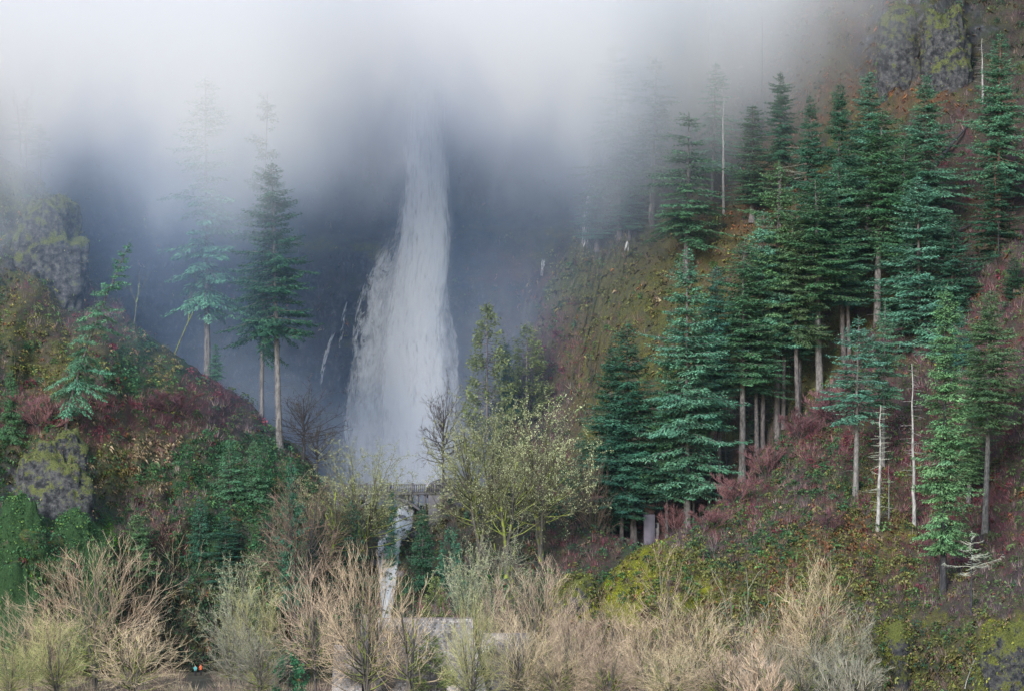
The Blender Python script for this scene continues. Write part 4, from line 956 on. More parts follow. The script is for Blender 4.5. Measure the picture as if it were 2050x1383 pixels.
# ------------------------------------------------------------------ boulders
def boulder(px0, px1, py0, py1, Y, label, seed, mat, dep=None):
    rng = np.random.default_rng(seed); nu, nv = 40, 22
    th = np.linspace(0, 2*math.pi, nu, endpoint=False); ph = np.linspace(-.5, math.pi/2, nv)
    Tg, Pg = np.meshgrid(th, ph); d = np.stack([np.cos(Pg)*np.cos(Tg), np.cos(Pg)*np.sin(Tg), np.sin(Pg)], -1)
    r = 1+.14*fbm(d[..., 0]*1.6+seed, d[..., 1]*1.6, d[..., 2]*1.6, 4, seed)
    w_ = (px1-px0)/2/F*Y; h = (py1-py0)/F*Y; V = d*r[..., None]*np.array([w_, dep or w_*.8, h])
    i = np.arange(nv-1)[:, None]*nu; j = np.arange(nu)[None]; j2 = (j+1) % nu
    me = new_mesh('boulder', V.reshape(-1, 3), [np.stack([i+j, i+j2, i+nu+j2, i+nu+j], -1).reshape(-1, 4)], True)
    o = link('boulder', me, mat); o.location = at((px0+px1)/2, py1, Y); o['label'] = label; o['category'] = 'boulder'; return o
ROCKM = simple_mat('dark_wet_rock', (0.075, 0.075, 0.085), 0.75, 0.7, 0.6, 0.9, bdist=.2)
boulder(852, 940, 956, 984, 626, 'large rounded dark boulder at the right end of the footbridge', 3, ROCKM)

for i, (px, py, w_, lb) in enumerate([(806, 1038, 9, 'small wet boulder splitting the white creek just below the footbridge'), (768, 1072, 13, 'broad dark boulder at the step between the two white runs of the creek'), (826, 1070, 10, 'dark boulder on the right bank of the creek at its bend'),
   (748, 1128, 10, 'dark boulder on the left bank of the lower creek'), (800, 1150, 10, 'wet dark boulder on the right bank of the lower creek'), (776, 1185, 7, 'small dark rock in the middle of the lower creek')]):
    Yb = float(surfY('creek_bank', np.array([float(px)]), np.array([float(py)]))[0])-1.0
    boulder(px-w_, px+w_, py-w_*.9, py, Yb, lb, 20+i, ROCKM)

# ------------------------------------------------------------------ mossy crags
def moss_rock(name, moss, amt):
    m, n, out = mat_new(name); tc = N(n, 'ShaderNodeTexCoord'); a = noise_node(n, .9, 7, .7, tc.outputs['Object']); b = noise_node(n, 5.0, 5, .7, tc.outputs['Object'])
    rk = ramp(n, a.outputs[0], [(.4, (.02, .022, .026)), (.56, (.09, .092, .10)), (.7, (.24, .24, .25))])
    ms = mixc(n, maprange(n, b.outputs[0], .35, .65), tuple(x*.35 for x in moss), tuple(x*1.15 for x in moss))
    g = N(n, 'ShaderNodeNewGeometry'); s = N(n, 'ShaderNodeSeparateXYZ'); n.links.new(g.outputs['Normal'], s.inputs[0])
    f = mathn(n, 'ADD', mathn(n, 'MULTIPLY', s.outputs[2], .35), mathn(n, 'ADD', a.outputs[0], amt-.62))
    principled(n, out, mixc(n, maprange(n, f, 0, .1), rk, ms), .95, b.outputs[0], .9, .35); return m
IVYR = moss_rock('ivy_covered_rock', (.035, .085, .03), .42); MOSR = moss_rock('bright_moss_on_rock', (.13, .145, .035), .15); CRAG = moss_rock('basalt_with_moss', (.13, .15, .05), .06)
ROCKLEAF = veg_mat('rock_leaves_and_moss', (1, 1, 1), transl=0.2, rnd=0, hue=0)
LI = ([(.055, .15, .06), (.09, .20, .07), (.04, .10, .05), (.12, .20, .05)], 6500, .42, 'ivy_leaves')
LM = ([(.20, .23, .045), (.24, .25, .05), (.11, .14, .05), (.20, .14, .08), (.07, .09, .05)], 6000, .40, 'moss_tufts')
LC = ([(.12, .15, .05), (.16, .16, .07), (.17, .11, .08), (.07, .11, .05)], 2600, .32, 'moss_tufts')
def crag(px0, px1, py0, py1, lay, label, seed, mat, leaves, sink=.75, dep=.5):
    nu, nv = 84, 52; th = np.linspace(0, 2*math.pi, nu, endpoint=False); ph = np.linspace(-.9, math.pi/2, nv); Tg, Pg = np.meshgrid(th, ph)
    d = np.stack([np.cos(Pg)*np.cos(Tg), np.cos(Pg)*np.sin(Tg), np.sin(Pg)], -1); d = np.sign(d)*np.abs(d)**.8
    p = surf(lay, (px0+px1)/2, py1); Y = p.y; w_ = (px1-px0)/2/F*Y; h = (py1-py0)/F*Y; q = d*np.array([w_, w_, h]); s_ = seed*3.1
    r = 1+.34*fbm(q[..., 0]/5+s_, q[..., 1]/4, q[..., 2]/5, 3, seed)+.13*fbm(q[..., 0]/1.3+s_, q[..., 1]/1.3, q[..., 2]/3.2, 4, seed+5, ridged=True)
    V = d*r[..., None]*np.array([w_, w_*dep+1.5, h]); V[..., 1] += sink*w_*dep
    i = np.arange(nv-1)[:, None]*nu; j = np.arange(nu)[None]; j2 = (j+1) % nu
    o = link('rock_outcrop', new_mesh('rock_outcrop', V.reshape(-1, 3), [np.stack([i+j, i+j2, i+nu+j2, i+nu+j], -1).reshape(-1, 4)], True), mat)
    o.location = p; o['label'] = label; o['category'] = 'rock outcrop'
    rng = np.random.default_rng(seed); cols, cnt, lsz, nm = leaves; fl = V.reshape(-1, 3); k = rng.integers(nu, len(fl), cnt); c0 = np.array([0, w_*dep*sink, h*.3])
    nn = fl[k]-c0; nn /= np.linalg.norm(nn, axis=1, keepdims=True)+1e-9; cols = np.array(cols); tn = cols[rng.integers(0, len(cols), cnt)]*np.clip(1+rng.normal(size=(cnt, 1))*.3, .3, 2)
    pp = fl[k]+rng.normal(size=(cnt, 3))*.28+nn*.12; patch = fbm(pp[:, 0]/2, pp[:, 1]/2, pp[:, 2]/2, 2, seed) > -.15; pp, nn, tn = pp[patch], nn[patch], tn[patch]; m_ = len(pp)
    link(nm, join_mesh(nm, [leaf_quads(pp, nn*.8+rng.normal(size=(m_, 3))*.6, rng.normal(size=(m_, 3)), lsz*(.6+.8*rng.random(m_)), lsz*.7*(.6+.8*rng.random(m_)), np.clip(tn, .01, .9), .4)]), ROCKLEAF, o, kind='stuff')
crag(28, 165, 400, 560, 'hillside_left', 'steep mossy basalt crag at the left edge below the faint misted firs', 1, CRAG, LC, sink=1.0)
crag(-20, 92, 1030, 1215, 'hillside_left', 'ivy-green rock mass cut by the left edge above the tan trees', 2, IVYR, LI)
crag(88, 222, 1046, 1190, 'hillside_left', 'flat-topped ivy-green rock right of the one cut by the left edge', 3, IVYR, LI)
crag(34, 180, 890, 1035, 'hillside_left', 'dark rock face with pale streaks above the two ivy-green rocks', 4, CRAG, LC, sink=1.0)
crag(1112, 1198, 1148, 1215, 'hillside_right', 'small rounded bright-mossy rock left of the mossy knoll', 6, MOSR, LM, sink=1.0)
crag(1740, 1835, 1262, 1345, 'hillside_right', 'mossy dark rock face low on the right slope', 8, MOSR, LM, sink=1.0)
crag(1962, 2100, 1250, 1390, 'hillside_right', 'mossy boulder slope in the bottom right corner', 9, MOSR, LM, sink=1.0)
crag(1758, 1850, 28, 150, 'hillside_right_back', 'left grey basalt face of the cliff at the upper right', 10, CRAG, LC)
crag(1845, 1938, 20, 160, 'hillside_right_back', 'right grey basalt face of the cliff at the upper right, with yellow lichen', 11, CRAG, LC)

# ------------------------------------------------------------------ narrow building among the firs
YT = surf('hillside_right_back', 1300, 1085).y-1.2
tw = empty('utility_tower', at(1301, 1078, YT), 'narrow lavender-grey block tower with a brownish top between fir trunks above the mossy knoll', 'tower')
def tl(name, mb, mat):
    me = mb.mesh(name); me.transform(__import__('mathutils').Matrix.Translation(-tw.location)); return link(name, me, mat, tw)
def tx(px): return (px-PX0)/F*YT
def tz(py): return ZC-(py-PY0)/F*YT
LAV = simple_mat('lavender_grey_render', (0.19, 0.18, 0.23), .9, .6, .15); BRN = simple_mat('brown_panel', (0.13, 0.085, 0.085), .9, .6, .2)
b = MB(); b.box((tx(1289), YT, tz(1100)), (tx(1311), YT+2, tz(1029))); tl('tower_wall', b, LAV)
b = MB(); b.box((tx(1291), YT+.1, tz(1029)), (tx(1310), YT+1.9, tz(1014))); tl('upper_panel', b, BRN)
b = MB(); b.box((tx(1288), YT-.15, tz(1014)), (tx(1312), YT+2.1, tz(1009.5))); tl('tower_cap', b, BRN)
b = MB(); b.box((tx(1311), YT+.8, tz(1100)), (tx(1320), YT+2, tz(1046))); tl('side_wall', b, STONE)
b = MB(); b.box((tx(1311.6), YT+.7, tz(1056)), (tx(1316), YT+.82, tz(1047))); tl('dark_opening', b, GLASSY)

# ------------------------------------------------------------------ people
def person(loc, rz, label, coat, legs, hair, armpose=0.3, H=1.72, hood=None, cat='person'):
    root = empty('person', loc, label, cat, rz=rz)
    s = H/1.75
    J = dict(pel=(0, 0, .95), wai=(0, .01, 1.10), che=(0, .0, 1.32), nec=(0, .01, 1.50), hd0=(0, -.01, 1.58), hd1=(0, -.015, 1.70))
    E = [('pel', 'wai'), ('wai', 'che'), ('che', 'nec'), ('nec', 'hd0'), ('hd0', 'hd1')]
    Rr = dict(pel=.150, wai=.135, che=.165, nec=.062, hd0=.088, hd1=.085)
    for q, sx in (('l', 1), ('r', -1)):
        stp = .07*sx
        J.update({q+'hip': (.09*sx, 0, .88), q+'kne': (.10*sx, -.03+stp*.5, .48), q+'ank': (.105*sx, .03+stp, .09), q+'toe': (.12*sx, -.13+stp, .035),
                  q+'sho': (.19*sx, .0, 1.42), q+'elb': (.25*sx, -.02-.1*armpose, 1.14), q+'wri': (.20*sx-.05*sx*armpose, -.08-.3*armpose, .93+.22*armpose), q+'pal': (.19*sx-.07*sx*armpose, -.12-.36*armpose, .86+.24*armpose)})
        E += [('pel', q+'hip'), (q+'hip', q+'kne'), (q+'kne', q+'ank'), (q+'ank', q+'toe'), ('che', q+'sho'), (q+'sho', q+'elb'), (q+'elb', q+'wri'), (q+'wri', q+'pal')]
        Rr.update({q+'hip': .10, q+'kne': .065, q+'ank': .045, q+'toe': .035, q+'sho': .075, q+'elb': .048, q+'wri': .030, q+'pal': .034})
        pw = np.array(J[q+'pal'])
        for f, (dx, ln) in enumerate(((-.03, .075), (-.01, .085), (.01, .08), (.03, .062))):
            k1, k2 = f'{q}f{f}a', f'{q}f{f}b'
            J[k1] = tuple(pw+np.array([dx*.9, -.035, -.02-.2*ln])); J[k2] = tuple(pw+np.array([dx, -.045, -.03-ln]))
            E += [(q+'pal', k1), (k1, k2)]; Rr[k1] = .0095; Rr[k2] = .008
        J[q+'th'] = tuple(pw+np.array([-.045*sx, -.03, -.03])); E.append((q+'wri', q+'th')); Rr[q+'th'] = .010
    J['nose'] = (0, -.115, 1.645); E.append(('hd0', 'nose')); Rr['nose'] = .016
    names = list(J); me = D.meshes.new('tmp_skin'); me.from_pydata([tuple(c*s for c in J[k]) for k in names], [(names.index(a), names.index(c)) for a, c in E], [])
    o = D.objects.new('tmp_skin', me); COL.objects.link(o)
    o.modifiers.new('s', 'SKIN'); sub = o.modifiers.new('u', 'SUBSURF'); sub.levels = 1; sub.render_levels = 1
    lay = me.skin_vertices[0].data
    for i, k in enumerate(names): r_ = Rr[k]*s; lay[i].radius = (r_*(1.15 if k in ('che', 'pel', 'wai') else 1), r_*(.8 if k in ('che', 'pel', 'wai') else 1))
    lay[0].use_root = True
    dg = bpy.context.evaluated_depsgraph_get(); ev = o.evaluated_get(dg); m2 = D.meshes.new_from_object(ev)
    D.objects.remove(o); D.meshes.remove(me); m2.name = 'person_body'
    SK = simple_mat('skin', (0.45, 0.27, 0.20), .6)
    m2.materials.clear(); m2.materials.append(SK); body = link('body', m2, None, root)
    V = np.zeros(len(m2.vertices)*3); m2.vertices.foreach_get('co', V); V = V.reshape(-1, 3)/s
    Nn = np.zeros(len(m2.vertices)*3); m2.vertices.foreach_get('normal', Nn); Nn = Nn.reshape(-1, 3)
    faces = [list(p.vertices) for p in m2.polygons]
    def shell(name, test, off, mat):
        fs = [f for f in faces if test(V[f].mean(0))]
        used = sorted({v for f in fs for v in f}); mp_ = {v: i for i, v in enumerate(used)}
        me_ = D.meshes.new(name); me_.from_pydata([tuple((V[v]*s+Nn[v]*off)) for v in used], [], [[mp_[v] for v in f] for f in fs]); me_.polygons.foreach_set('use_smooth', [True]*len(fs))
        return link(name, me_, mat, body)
    ch = .93+.22*armpose
    shell('jacket', lambda c: (c[2] > .86 and c[2] < 1.53 and abs(c[0]) < .19) or (abs(c[0]) >= .12 and c[2] > ch+.02 and c[2] < 1.53), .022, simple_mat('jacket_cloth', coat, .8))
    shell('trousers', lambda c: .09 < c[2] < .93 and abs(c[0]) < .19 and c[1] > -.12, .012, simple_mat('trouser_cloth', legs, .85))
    shell('shoes', lambda c: c[2] <= .10, .012, simple_mat('shoe_leather', (.03, .03, .03), .6))
    shell('hair' if hood is None else 'hood', lambda c: c[2] > 1.60 and (c[1] > -.045 or c[2] > 1.70), .018, simple_mat('hair_or_hood', hood or hair, .9))
    return root
gz = 3.7
p1 = at(391, 1351.5, 578); person((p1.x, 578, gz), R(10), 'person in a light teal jacket and dark trousers standing on the path, bottom left', (.12, .36, .38), (.02, .02, .03), (.1, .07, .05), .9, hood=(.22, .45, .47))
p2 = at(402, 1345, 580.5); person((p2.x, 580.5, gz), R(-150), 'person in a bright orange jacket just behind the one in teal', (.75, .16, .06), (.03, .03, .04), (.04, .03, .03), .5, hood=(.70, .18, .08))
person((bx(781), YB-.3, zd), R(20), 'person in a blue jacket leaning at the footbridge rail', (.05, .17, .55), (.03, .03, .05), (.05, .04, .03), .6, 1.78)
person((bx(856), YB-.2, zd), R(-30), 'person in a white top and dark trousers on the footbridge beside the boulder', (.65, .66, .72), (.02, .02, .04), (.03, .02, .02), .5, 1.7)
# ------------------------------------------------------------------ ground cover: brush, ferns, moss and dead grass that nobody could count
COVER_BRUSH = veg_mat('brush', (1, 1, 1), transl=0.0, rnd=0, hue=0)
COVER_LEAF = veg_mat('leaves_and_moss', (1, 1, 1), transl=0.2, rnd=0, hue=0)
SPEC = {  # kind: list of (form, share, colour)
 'red': [('brush', .55, (.17, .075, .09)), ('brush', .15, (.30, .20, .18)), ('leaf', .10, (.17, .045, .06)), ('leaf', .16, (.09, .15, .06))],
 'plum': [('brush', .55, (.12, .085, .10)), ('brush', .2, (.30, .24, .22)), ('leaf', .25, (.10, .16, .06))],
 'rust': [('grass', .6, (.38, .20, .12)), ('brush', .2, (.28, .17, .13)), ('leaf', .2, (.20, .13, .07))],
 'moss': [('leaf', .7, (.36, .39, .07)), ('grass', .3, (.33, .35, .08))],
 'olive': [('leaf', .45, (.17, .18, .06)), ('grass', .3, (.26, .22, .11)), ('brush', .15, (.20, .15, .13)), ('leaf', .1, (.09, .19, .06))],
 'green': [('leaf', .75, (.045, .12, .055)), ('leaf', .15, (.09, .18, .07)), ('brush', .1, (.18, .14, .13))],
 'tan': [('grass', .7, (.42, .34, .24)), ('brush', .2, (.32, .25, .20)), ('leaf', .1, (.15, .17, .07))],
 'rock': [('leaf', .12, (.20, .22, .06)), ('grass', .12, (.18, .15, .11))],
 'dark': [('leaf', .45, (.05, .10, .06)), ('brush', .35, (.14, .10, .10)), ('grass', .2, (.14, .13, .08))],
 'grass': [('grass', .8, (.17, .38, .06)), ('leaf', .2, (.14, .30, .05))]}

DOME = .20
def cover(layer_name, count, seed, size=1.0, box=(0, 2050, 0, 1383)):
    L = LAYERS[layer_name]; rng = np.random.default_rng(seed); V, Nn, W = L['V'], L['N'], L['W']; PX, PY = L['PX'], L['PY']
    ok = (PX > box[0]-60) & (PX < box[1]+60) & (PY > box[2]-60) & (PY < box[3]+40)
    ii, jj = np.nonzero(ok[:-1, :-1]); s = rng.integers(0, len(ii), count); i, j = ii[s], jj[s]
    a, b = rng.random(count)[:, None], rng.random(count)[:, None]
    P = V[i, j]*(1-a)*(1-b)+V[i+1, j]*a*(1-b)+V[i, j+1]*(1-a)*b+V[i+1, j+1]*a*b; nn = Nn[i, j]
    nn = np.where(nn[:, 1:2] > 0, -nn, nn)
    Wk = W[:, i, j].T; Wk = Wk**1.6; Wk /= Wk.sum(1, keepdims=True); cum = Wk.cumsum(1); k = (rng.random(count)[:, None] > cum).sum(1).clip(0, len(KINDS_)-1)
    out = {'brush': [], 'leaf': []}
    patch = 1+0.35*fbm(P[:, 0]/3, P[:, 1]/6, P[:, 2]/3, 2, seed)
    for ki, kn in enumerate(KINDS_):
        m = np.nonzero(k == ki)[0]
        if not len(m): continue
        r = rng.random(len(m)); lo = 0
        for form, share, col in SPEC[kn]:
            q = m[(r >= lo) & (r < lo+share)]; lo += share
            if not len(q): continue
            nb = {'brush': 6, 'leaf': 7, 'grass': 7}[form]; idx = np.repeat(q, nb); n = len(idx); up = np.array([0, 0, 1.0])
            msz = .42 if kn in ('moss', 'grass') else 1.0
            sz = msz*size*(0.6+0.7*rng.random(len(q)))*patch[q]; sz = np.repeat(sz, nb)
            tint = np.array(col)[None]*np.repeat(np.clip(patch[q][:, None]*(1+rng.normal(size=(len(q), 1))*.22), .35, 2), nb, 0)*(1+rng.normal(size=(n, 1))*.22)*(1+rng.normal(size=(n, 3))*.05)
            tint = tint.mean(1, keepdims=True)+(tint-tint.mean(1, keepdims=True))*1.25; tint = np.clip(tint*.82, .008, .9)
            j3 = rng.normal(size=(n, 3))
            if form == 'leaf' and kn in ('green', 'olive', 'dark', 'red', 'plum'):      # leafy mounds with depth
                qd = q[rng.random(len(q)) < DOME]; nd = 24; ix = np.repeat(qd, nd); m_ = len(ix)
                if m_:
                    dr = rng.normal(size=(m_, 3))+up*.5+nn[ix]*.5; dr /= np.linalg.norm(dr, axis=1, keepdims=True); rad = np.repeat(.4+1.0*rng.random(len(qd))**2, nd)*size
                    tn = np.clip(.85*np.array(col)[None]*np.repeat(np.clip(1+rng.normal(size=(len(qd), 1))*.3, .4, 1.9), nd, 0)*(1+rng.normal(size=(m_, 1))*.25), .01, .9)
                    out['leaf'].append(leaf_quads(P[ix]+dr*rad[:, None]*np.array([1, 1, .8])+nn[ix]*.2, dr+rng.normal(size=(m_, 3))*.5+np.array([0, 0, -.3]), rng.normal(size=(m_, 3)), .35+.3*rng.random(m_), .22+.15*rng.random(m_), tn, .3))
            if form == 'brush':
                T = up*0.9+nn[idx]*.45+j3*.42; Pb = P[idx]+j3*.22*sz[:, None]-nn[idx]*.1
                out['brush'].append(spikes(Pb, T, sz*(.7+.7*rng.random(n)), np.full(n, .075), rng, tint))
            elif form == 'leaf':
                T = nn[idx]*.6+up*.25+j3*.7; Pb = P[idx]+rng.normal(size=(n, 3))*.30*sz[:, None]+nn[idx]*.12
                out['leaf'].append(leaf_quads(Pb, T, rng.normal(size=(n, 3)), sz*(.25+.3*rng.random(n)), sz*(.14+.16*rng.random(n)), tint, .25))
            else:
                T = nn[idx]*.6+up*.1+j3*.4; Pb = P[idx]+rng.normal(size=(n, 3))*.2*sz[:, None]
                out['leaf'].append(leaf_quads(Pb, T, rng.normal(size=(n, 3)), sz*(.5+.5*rng.random(n)), np.full(n, .09), tint, .9))
    for nm, key, mt in (('bare_brush', 'brush', COVER_BRUSH), ('undergrowth', 'leaf', COVER_LEAF)):
        if out[key]: link(nm, join_mesh(nm, out[key]), mt, kind='stuff')
cover('hillside_right', 24500, 1, 0.95, (1080, 2050, 480, 1383))
cover('hillside_right_back', 20000, 2, 0.9, (1000, 2050, 0, 1260))
cover('hillside_left', 19000, 3, 0.9, (0, 760, 300, 1383))
cover('creek_bank', 6500, 4, 1.0, (600, 1300, 960, 1383))
cover('cliff', 5000, 5, 0.8, (150, 1200, 380, 1000))

def floor_brush():
    """tangle of low leafless brush and fallen twigs on the valley floor in front of the slopes"""
    rng = np.random.default_rng(9); k = 5200; Y = 470+112*rng.random(k); px = rng.random(k)*2150-50; X = (px-PX0)/F*Y
    ok = ~((px > 372) & (px < 432) & (Y > 545)) & ~((px > 640) & (px < 1070) & (Y > 494) & (Y < 525)) & ~((px > 1080) & (Y > 545))
    X, Y = X[ok], Y[ok]; k = len(X); h = .8+1.5*rng.random(k); nb = 11; idx = np.repeat(np.arange(k), nb); n = len(idx)
    cols = np.array([(.46, .36, .25), (.30, .21, .17), (.24, .22, .12), (.17, .11, .10)]); tint = cols[rng.integers(0, 4, k)][idx]*(1+rng.normal(size=(n, 1))*.25)
    j = rng.normal(size=(n, 3)); P = np.stack([X[idx], Y[idx], np.full(n, 3.65)], 1)+j*np.array([.35, .35, 0]); T = np.stack([j[:, 0]*.5, j[:, 1]*.5, np.ones(n)], 1)
    link('floor_brush', join_mesh('floor_brush', [spikes(P, T, h[idx]*(.6+.7*rng.random(n)), np.full(n, .06), rng, np.clip(tint, .02, .9))]), COVER_BRUSH, kind='stuff')
floor_brush()
# ------------------------------------------------------------------ trees
# one model of each habit, with its own height H and half width hw in metres
PROTO = {}
def proto(key, H, hw, meshes):
    v = np.zeros(len(meshes[1].vertices)*3, np.float32); meshes[1].vertices.foreach_get('co', v); v = v.reshape(-1, 3)
    if key != 'leaning' and len(meshes[0].vertices) > 30:
        H = float(np.percentile(v[:, 2], 99.6)); hw = float(np.percentile(np.abs(v[:, :2]), 97.5 if key[:4] in ('full', 'tall', 'spir', 'lone', 'droo', 'youn', 'ceda', 'bush', 'snag', 'dead') else 95))
    PROTO[key] = (H, hw, meshes)
for k, s, b_ in (('full1', 1, 5.0), ('full2', 2, 5.0), ('full3', 3, 10.0)): proto(k, 42, 6.6, conifer(10+s, 42, b_, 6.4, shape=.78))
for k, s in (('tall1', 1), ('tall2', 2), ('tall3', 3)): proto(k, 46, 5.6, conifer(20+s, 46, 19.0, 5.6, shape=.62, sparse=.12))
for k, s in (('spire1', 1), ('spire2', 2)): proto(k, 44, 3.5, conifer(30+s, 44, 6.0, 3.4, shape=.5, dens=1.0))
for k, s in (('lone1', 1), ('lone2', 2)): proto(k, 34, 4.6, conifer(40+s, 34, 13.0, 4.6, shape=.75, sparse=.35, dens=.8))
for k, s in (('droopy1', 1), ('droopy2', 2)): proto(k, 40, 6.0, conifer(50+s, 40, 9.0, 6.0, shape=.6, sparse=.42, droop=.75, dens=.75))
proto('leaning', 30, 6.6, conifer(61, 30, 3.5, 6.4, shape=.7, sparse=.45, droop=.9, dens=.62, lean=.36))
for k, s in (('young1', 1), ('young2', 2)): proto(k, 12, 2.7, conifer(70+s, 12, .5, 2.6, shape=.85, dens=1.5, spray=.5))
for k, s in (('cedar1', 1), ('cedar2', 2)): proto(k, 17, 4.0, cedar(80+s, 17, .8, 4.0))
proto('bush', 4.5, 4.2, cedar(85, 4.5, .3, 4.0, spray=.55))
proto('snag1', 24, 2.6, snag(90, 24, 60, 2.6, .3, .22, .08))
proto('snag2', 20, 2.2, snag(91, 20, 110, 1.8, .15, .18, .1, twigs=7, curve=.2))
proto('snag3', 26, 1.2, snag(92, 26, 10, 1.2, .4, .3, .2, twigs=1))
proto('dead', 13, 4.4, snag(93, 13, 46, 4.6, .45, .22, .45, twigs=9, curve=.75))
proto('deadlichen', 24, 4.2, snag(94, 24, 60, 4.0, .35, .28, .1, twigs=9, curve=.35))
proto('lean_thin', 14, 2.6, bare_tree(95, 14, levels=4, spread=.5, first=.45, kids=(3, 3, 3)))
proto('vase1', 20, 10, dome_tree(101, 20, 10, stems=5, boughs=80, low=.10, whips=6, sway=.14))
proto('vase2', 20, 9, dome_tree(102, 20, 9, stems=4, boughs=70, low=.12, whips=6, sway=.18))
proto('vase3', 20, 8, dome_tree(103, 20, 8, stems=3, boughs=62, low=.14, whips=6, sway=.2))
proto('round1', 18, 7, dome_tree(104, 18, 7, stems=2, boughs=60, low=.14, whips=5, whip=1.3, gnarl=.16, sway=.15))
proto('round2', 18, 7.5, dome_tree(105, 18, 7.5, stems=4, boughs=60, low=.08, whips=5, whip=1.4, gnarl=.18, sway=.1))
proto('upright', 18, 5.5, dome_tree(106, 18, 5.5, stems=2, boughs=26, subs=6, low=.2, whips=3, whip=1.7, sway=.4))
proto('dark1', 18, 6, dome_tree(107, 18, 6, stems=1, boughs=40, low=.22, whips=7, whip=1.0, gnarl=.16, sway=.0, tw=.06))
proto('maple1', 24, 10, dome_tree(111, 24, 10, stems=3, boughs=60, low=.16, whips=7, whip=.9, gnarl=.26, sway=.08, cz=.60, tipleaf=4, leaf=.19, tr=.42))
proto('maple2', 24, 9.5, dome_tree(112, 24, 9.5, stems=4, boughs=60, low=.16, whips=7, whip=.9, gnarl=.26, sway=.08, cz=.60, tipleaf=4, leaf=.19, tr=.40))
proto('maple3', 22, 7.5, dome_tree(113, 22, 7.5, stems=2, boughs=34, low=.2, whips=6, whip=1.0, gnarl=.28, sway=.1, cz=.58, tipleaf=3, leaf=.16, tr=.36))
for k, s in (('shrub1', 1), ('shrub2', 2)): proto(k, 5, 3.4, bare_tree(120+s, 5, stems=6, spread=.42, upw=.5, first=.12, levels=4, kids=(6, 7, 7), trunk_r=.045, twig_w=.03, leafmax=2600))

from collections import Counter
def tree(key, px, pyt, pyb, where, hwpx, label, mats=None, kind=None, group=None, rz=None, tilt=0.0):
    """key habit; px, top and foot in photo pixels; where = layer standing on, or a distance on the valley floor"""
    H, hw, meshes = PROTO[key]
    if isinstance(where, str): p = surf(where, px, pyb)
    else: p = at(px, pyb, where); p.z = 3.7
    zt_ = ZC-(pyt-PY0)/F*p.y; h = max(1.5, zt_-p.z); sc = h/(H*max(.9, math.cos(tilt))); sx = 1.0 if key == 'snag3' else (hwpx/F*p.y)/hw/sc
    con = key.startswith(('full', 'tall', 'spire', 'lone', 'droopy', 'leaning', 'young'))
    if mats is None: mats = (BARK, FIR) if con else (BARK_ALDER, TWIG_TAN)
    if len(meshes) == 3 and len(mats) == 2: mats = (*mats, LICHEN)
    names = ('trunk', 'crown') if con or key.startswith(('cedar', 'bush')) else ('trunk', 'dead_boughs') if key.startswith(('snag', 'dead')) else ('trunk', 'twigs', 'lichen')
    kind = kind or ('fir_tree' if con else 'cedar_tree' if key.startswith('cedar') else 'evergreen_bush' if key == 'bush' else 'dead_tree' if key.startswith(('snag', 'dead')) else 'bare_shrub' if key.startswith('shrub') else 'maple_tree' if key.startswith('maple') else 'bare_tree')
    if con and group == 'firs on the right slope': sx *= 1.1
    if con and not tilt: tilt = .03*math.sin(px*1.7+pyt)
    rz = (px*0.37+pyt*.11) % 6.28 if rz is None else rz
    e_ = place(kind, p, label, 'shrub' if 'shrub' in kind or 'bush' in kind else 'tree', meshes, names, mats, group, rz=rz, scale=sc, sx=sx, tilt=tilt)
    if key.startswith('snag'):
        for c_ in e_.children:
            if c_.name.startswith('dead_boughs'): c_['kind'] = 'stuff'
    return e_

RB, RF, LH, CK, CL = 'hillside_right_back', 'hillside_right', 'hillside_left', 'creek_bank', 'cliff'
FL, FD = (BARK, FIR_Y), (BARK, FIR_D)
T = tree
# --- firs on the right slope, front rank
g = 'firs on the right slope'
T('full1', 1375, 512, 1052, RB, 88, 'tall teal-green fir just above the mossy knoll, leftmost of the bright firs', (BARK_PALE, FIR), group=g)
T('tall2', 1388, 640, 1045, RB, 30, 'slender second fir whose pale trunk stands close against the first above the mossy knoll', (BARK_PALE, FIR), group=g)
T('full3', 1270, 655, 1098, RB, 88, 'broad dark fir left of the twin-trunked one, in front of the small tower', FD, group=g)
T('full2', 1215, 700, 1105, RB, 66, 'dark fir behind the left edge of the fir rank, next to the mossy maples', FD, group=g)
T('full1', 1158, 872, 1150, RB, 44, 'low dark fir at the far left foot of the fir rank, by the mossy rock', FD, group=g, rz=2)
T('tall1', 1485, 488, 960, RB, 72, 'rich green fir right of the twin-trunked one with a pale foot of trunk', (BARK_PALE, FIR), group=g)
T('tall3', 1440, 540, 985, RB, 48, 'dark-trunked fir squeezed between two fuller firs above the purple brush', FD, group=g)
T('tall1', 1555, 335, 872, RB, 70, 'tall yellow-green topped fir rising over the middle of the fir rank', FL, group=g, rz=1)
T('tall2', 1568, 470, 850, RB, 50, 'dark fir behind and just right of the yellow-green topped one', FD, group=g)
T('tall3', 1641, 362, 800, RB, 74, 'blue-green fir with a long pale bare trunk above the red brush', (BARK_PALE, FIR), group=g)
T('tall1', 1755, 228, 690, RB, 82, 'tallest pointed fir in the centre of the right slope with a long pale trunk', (BARK_PALE, FIR), group=g, rz=4)
T('tall2', 1700, 420, 745, RB, 52, 'deep-shaded fir behind the gap between two pointed firs', FD, group=g)
T('full2', 1843, 360, 790, RB, 100, 'widest full fir on the right slope with layered boughs and a dark trunk', FIR and (BARK, FIR), group=g, rz=5)
T('spire1', 1888, 588, 1182, RF, 50, 'narrow grey-green fir standing low on the slope, boughs almost to its blackened foot', (BARK_BURNT, FIR_Y), group=g)
T('tall3', 1972, 588, 1062, RF, 60, 'light green fir near the right edge with a straight grey trunk', (BARK_PALE, FIR_Y), group=g, rz=2)
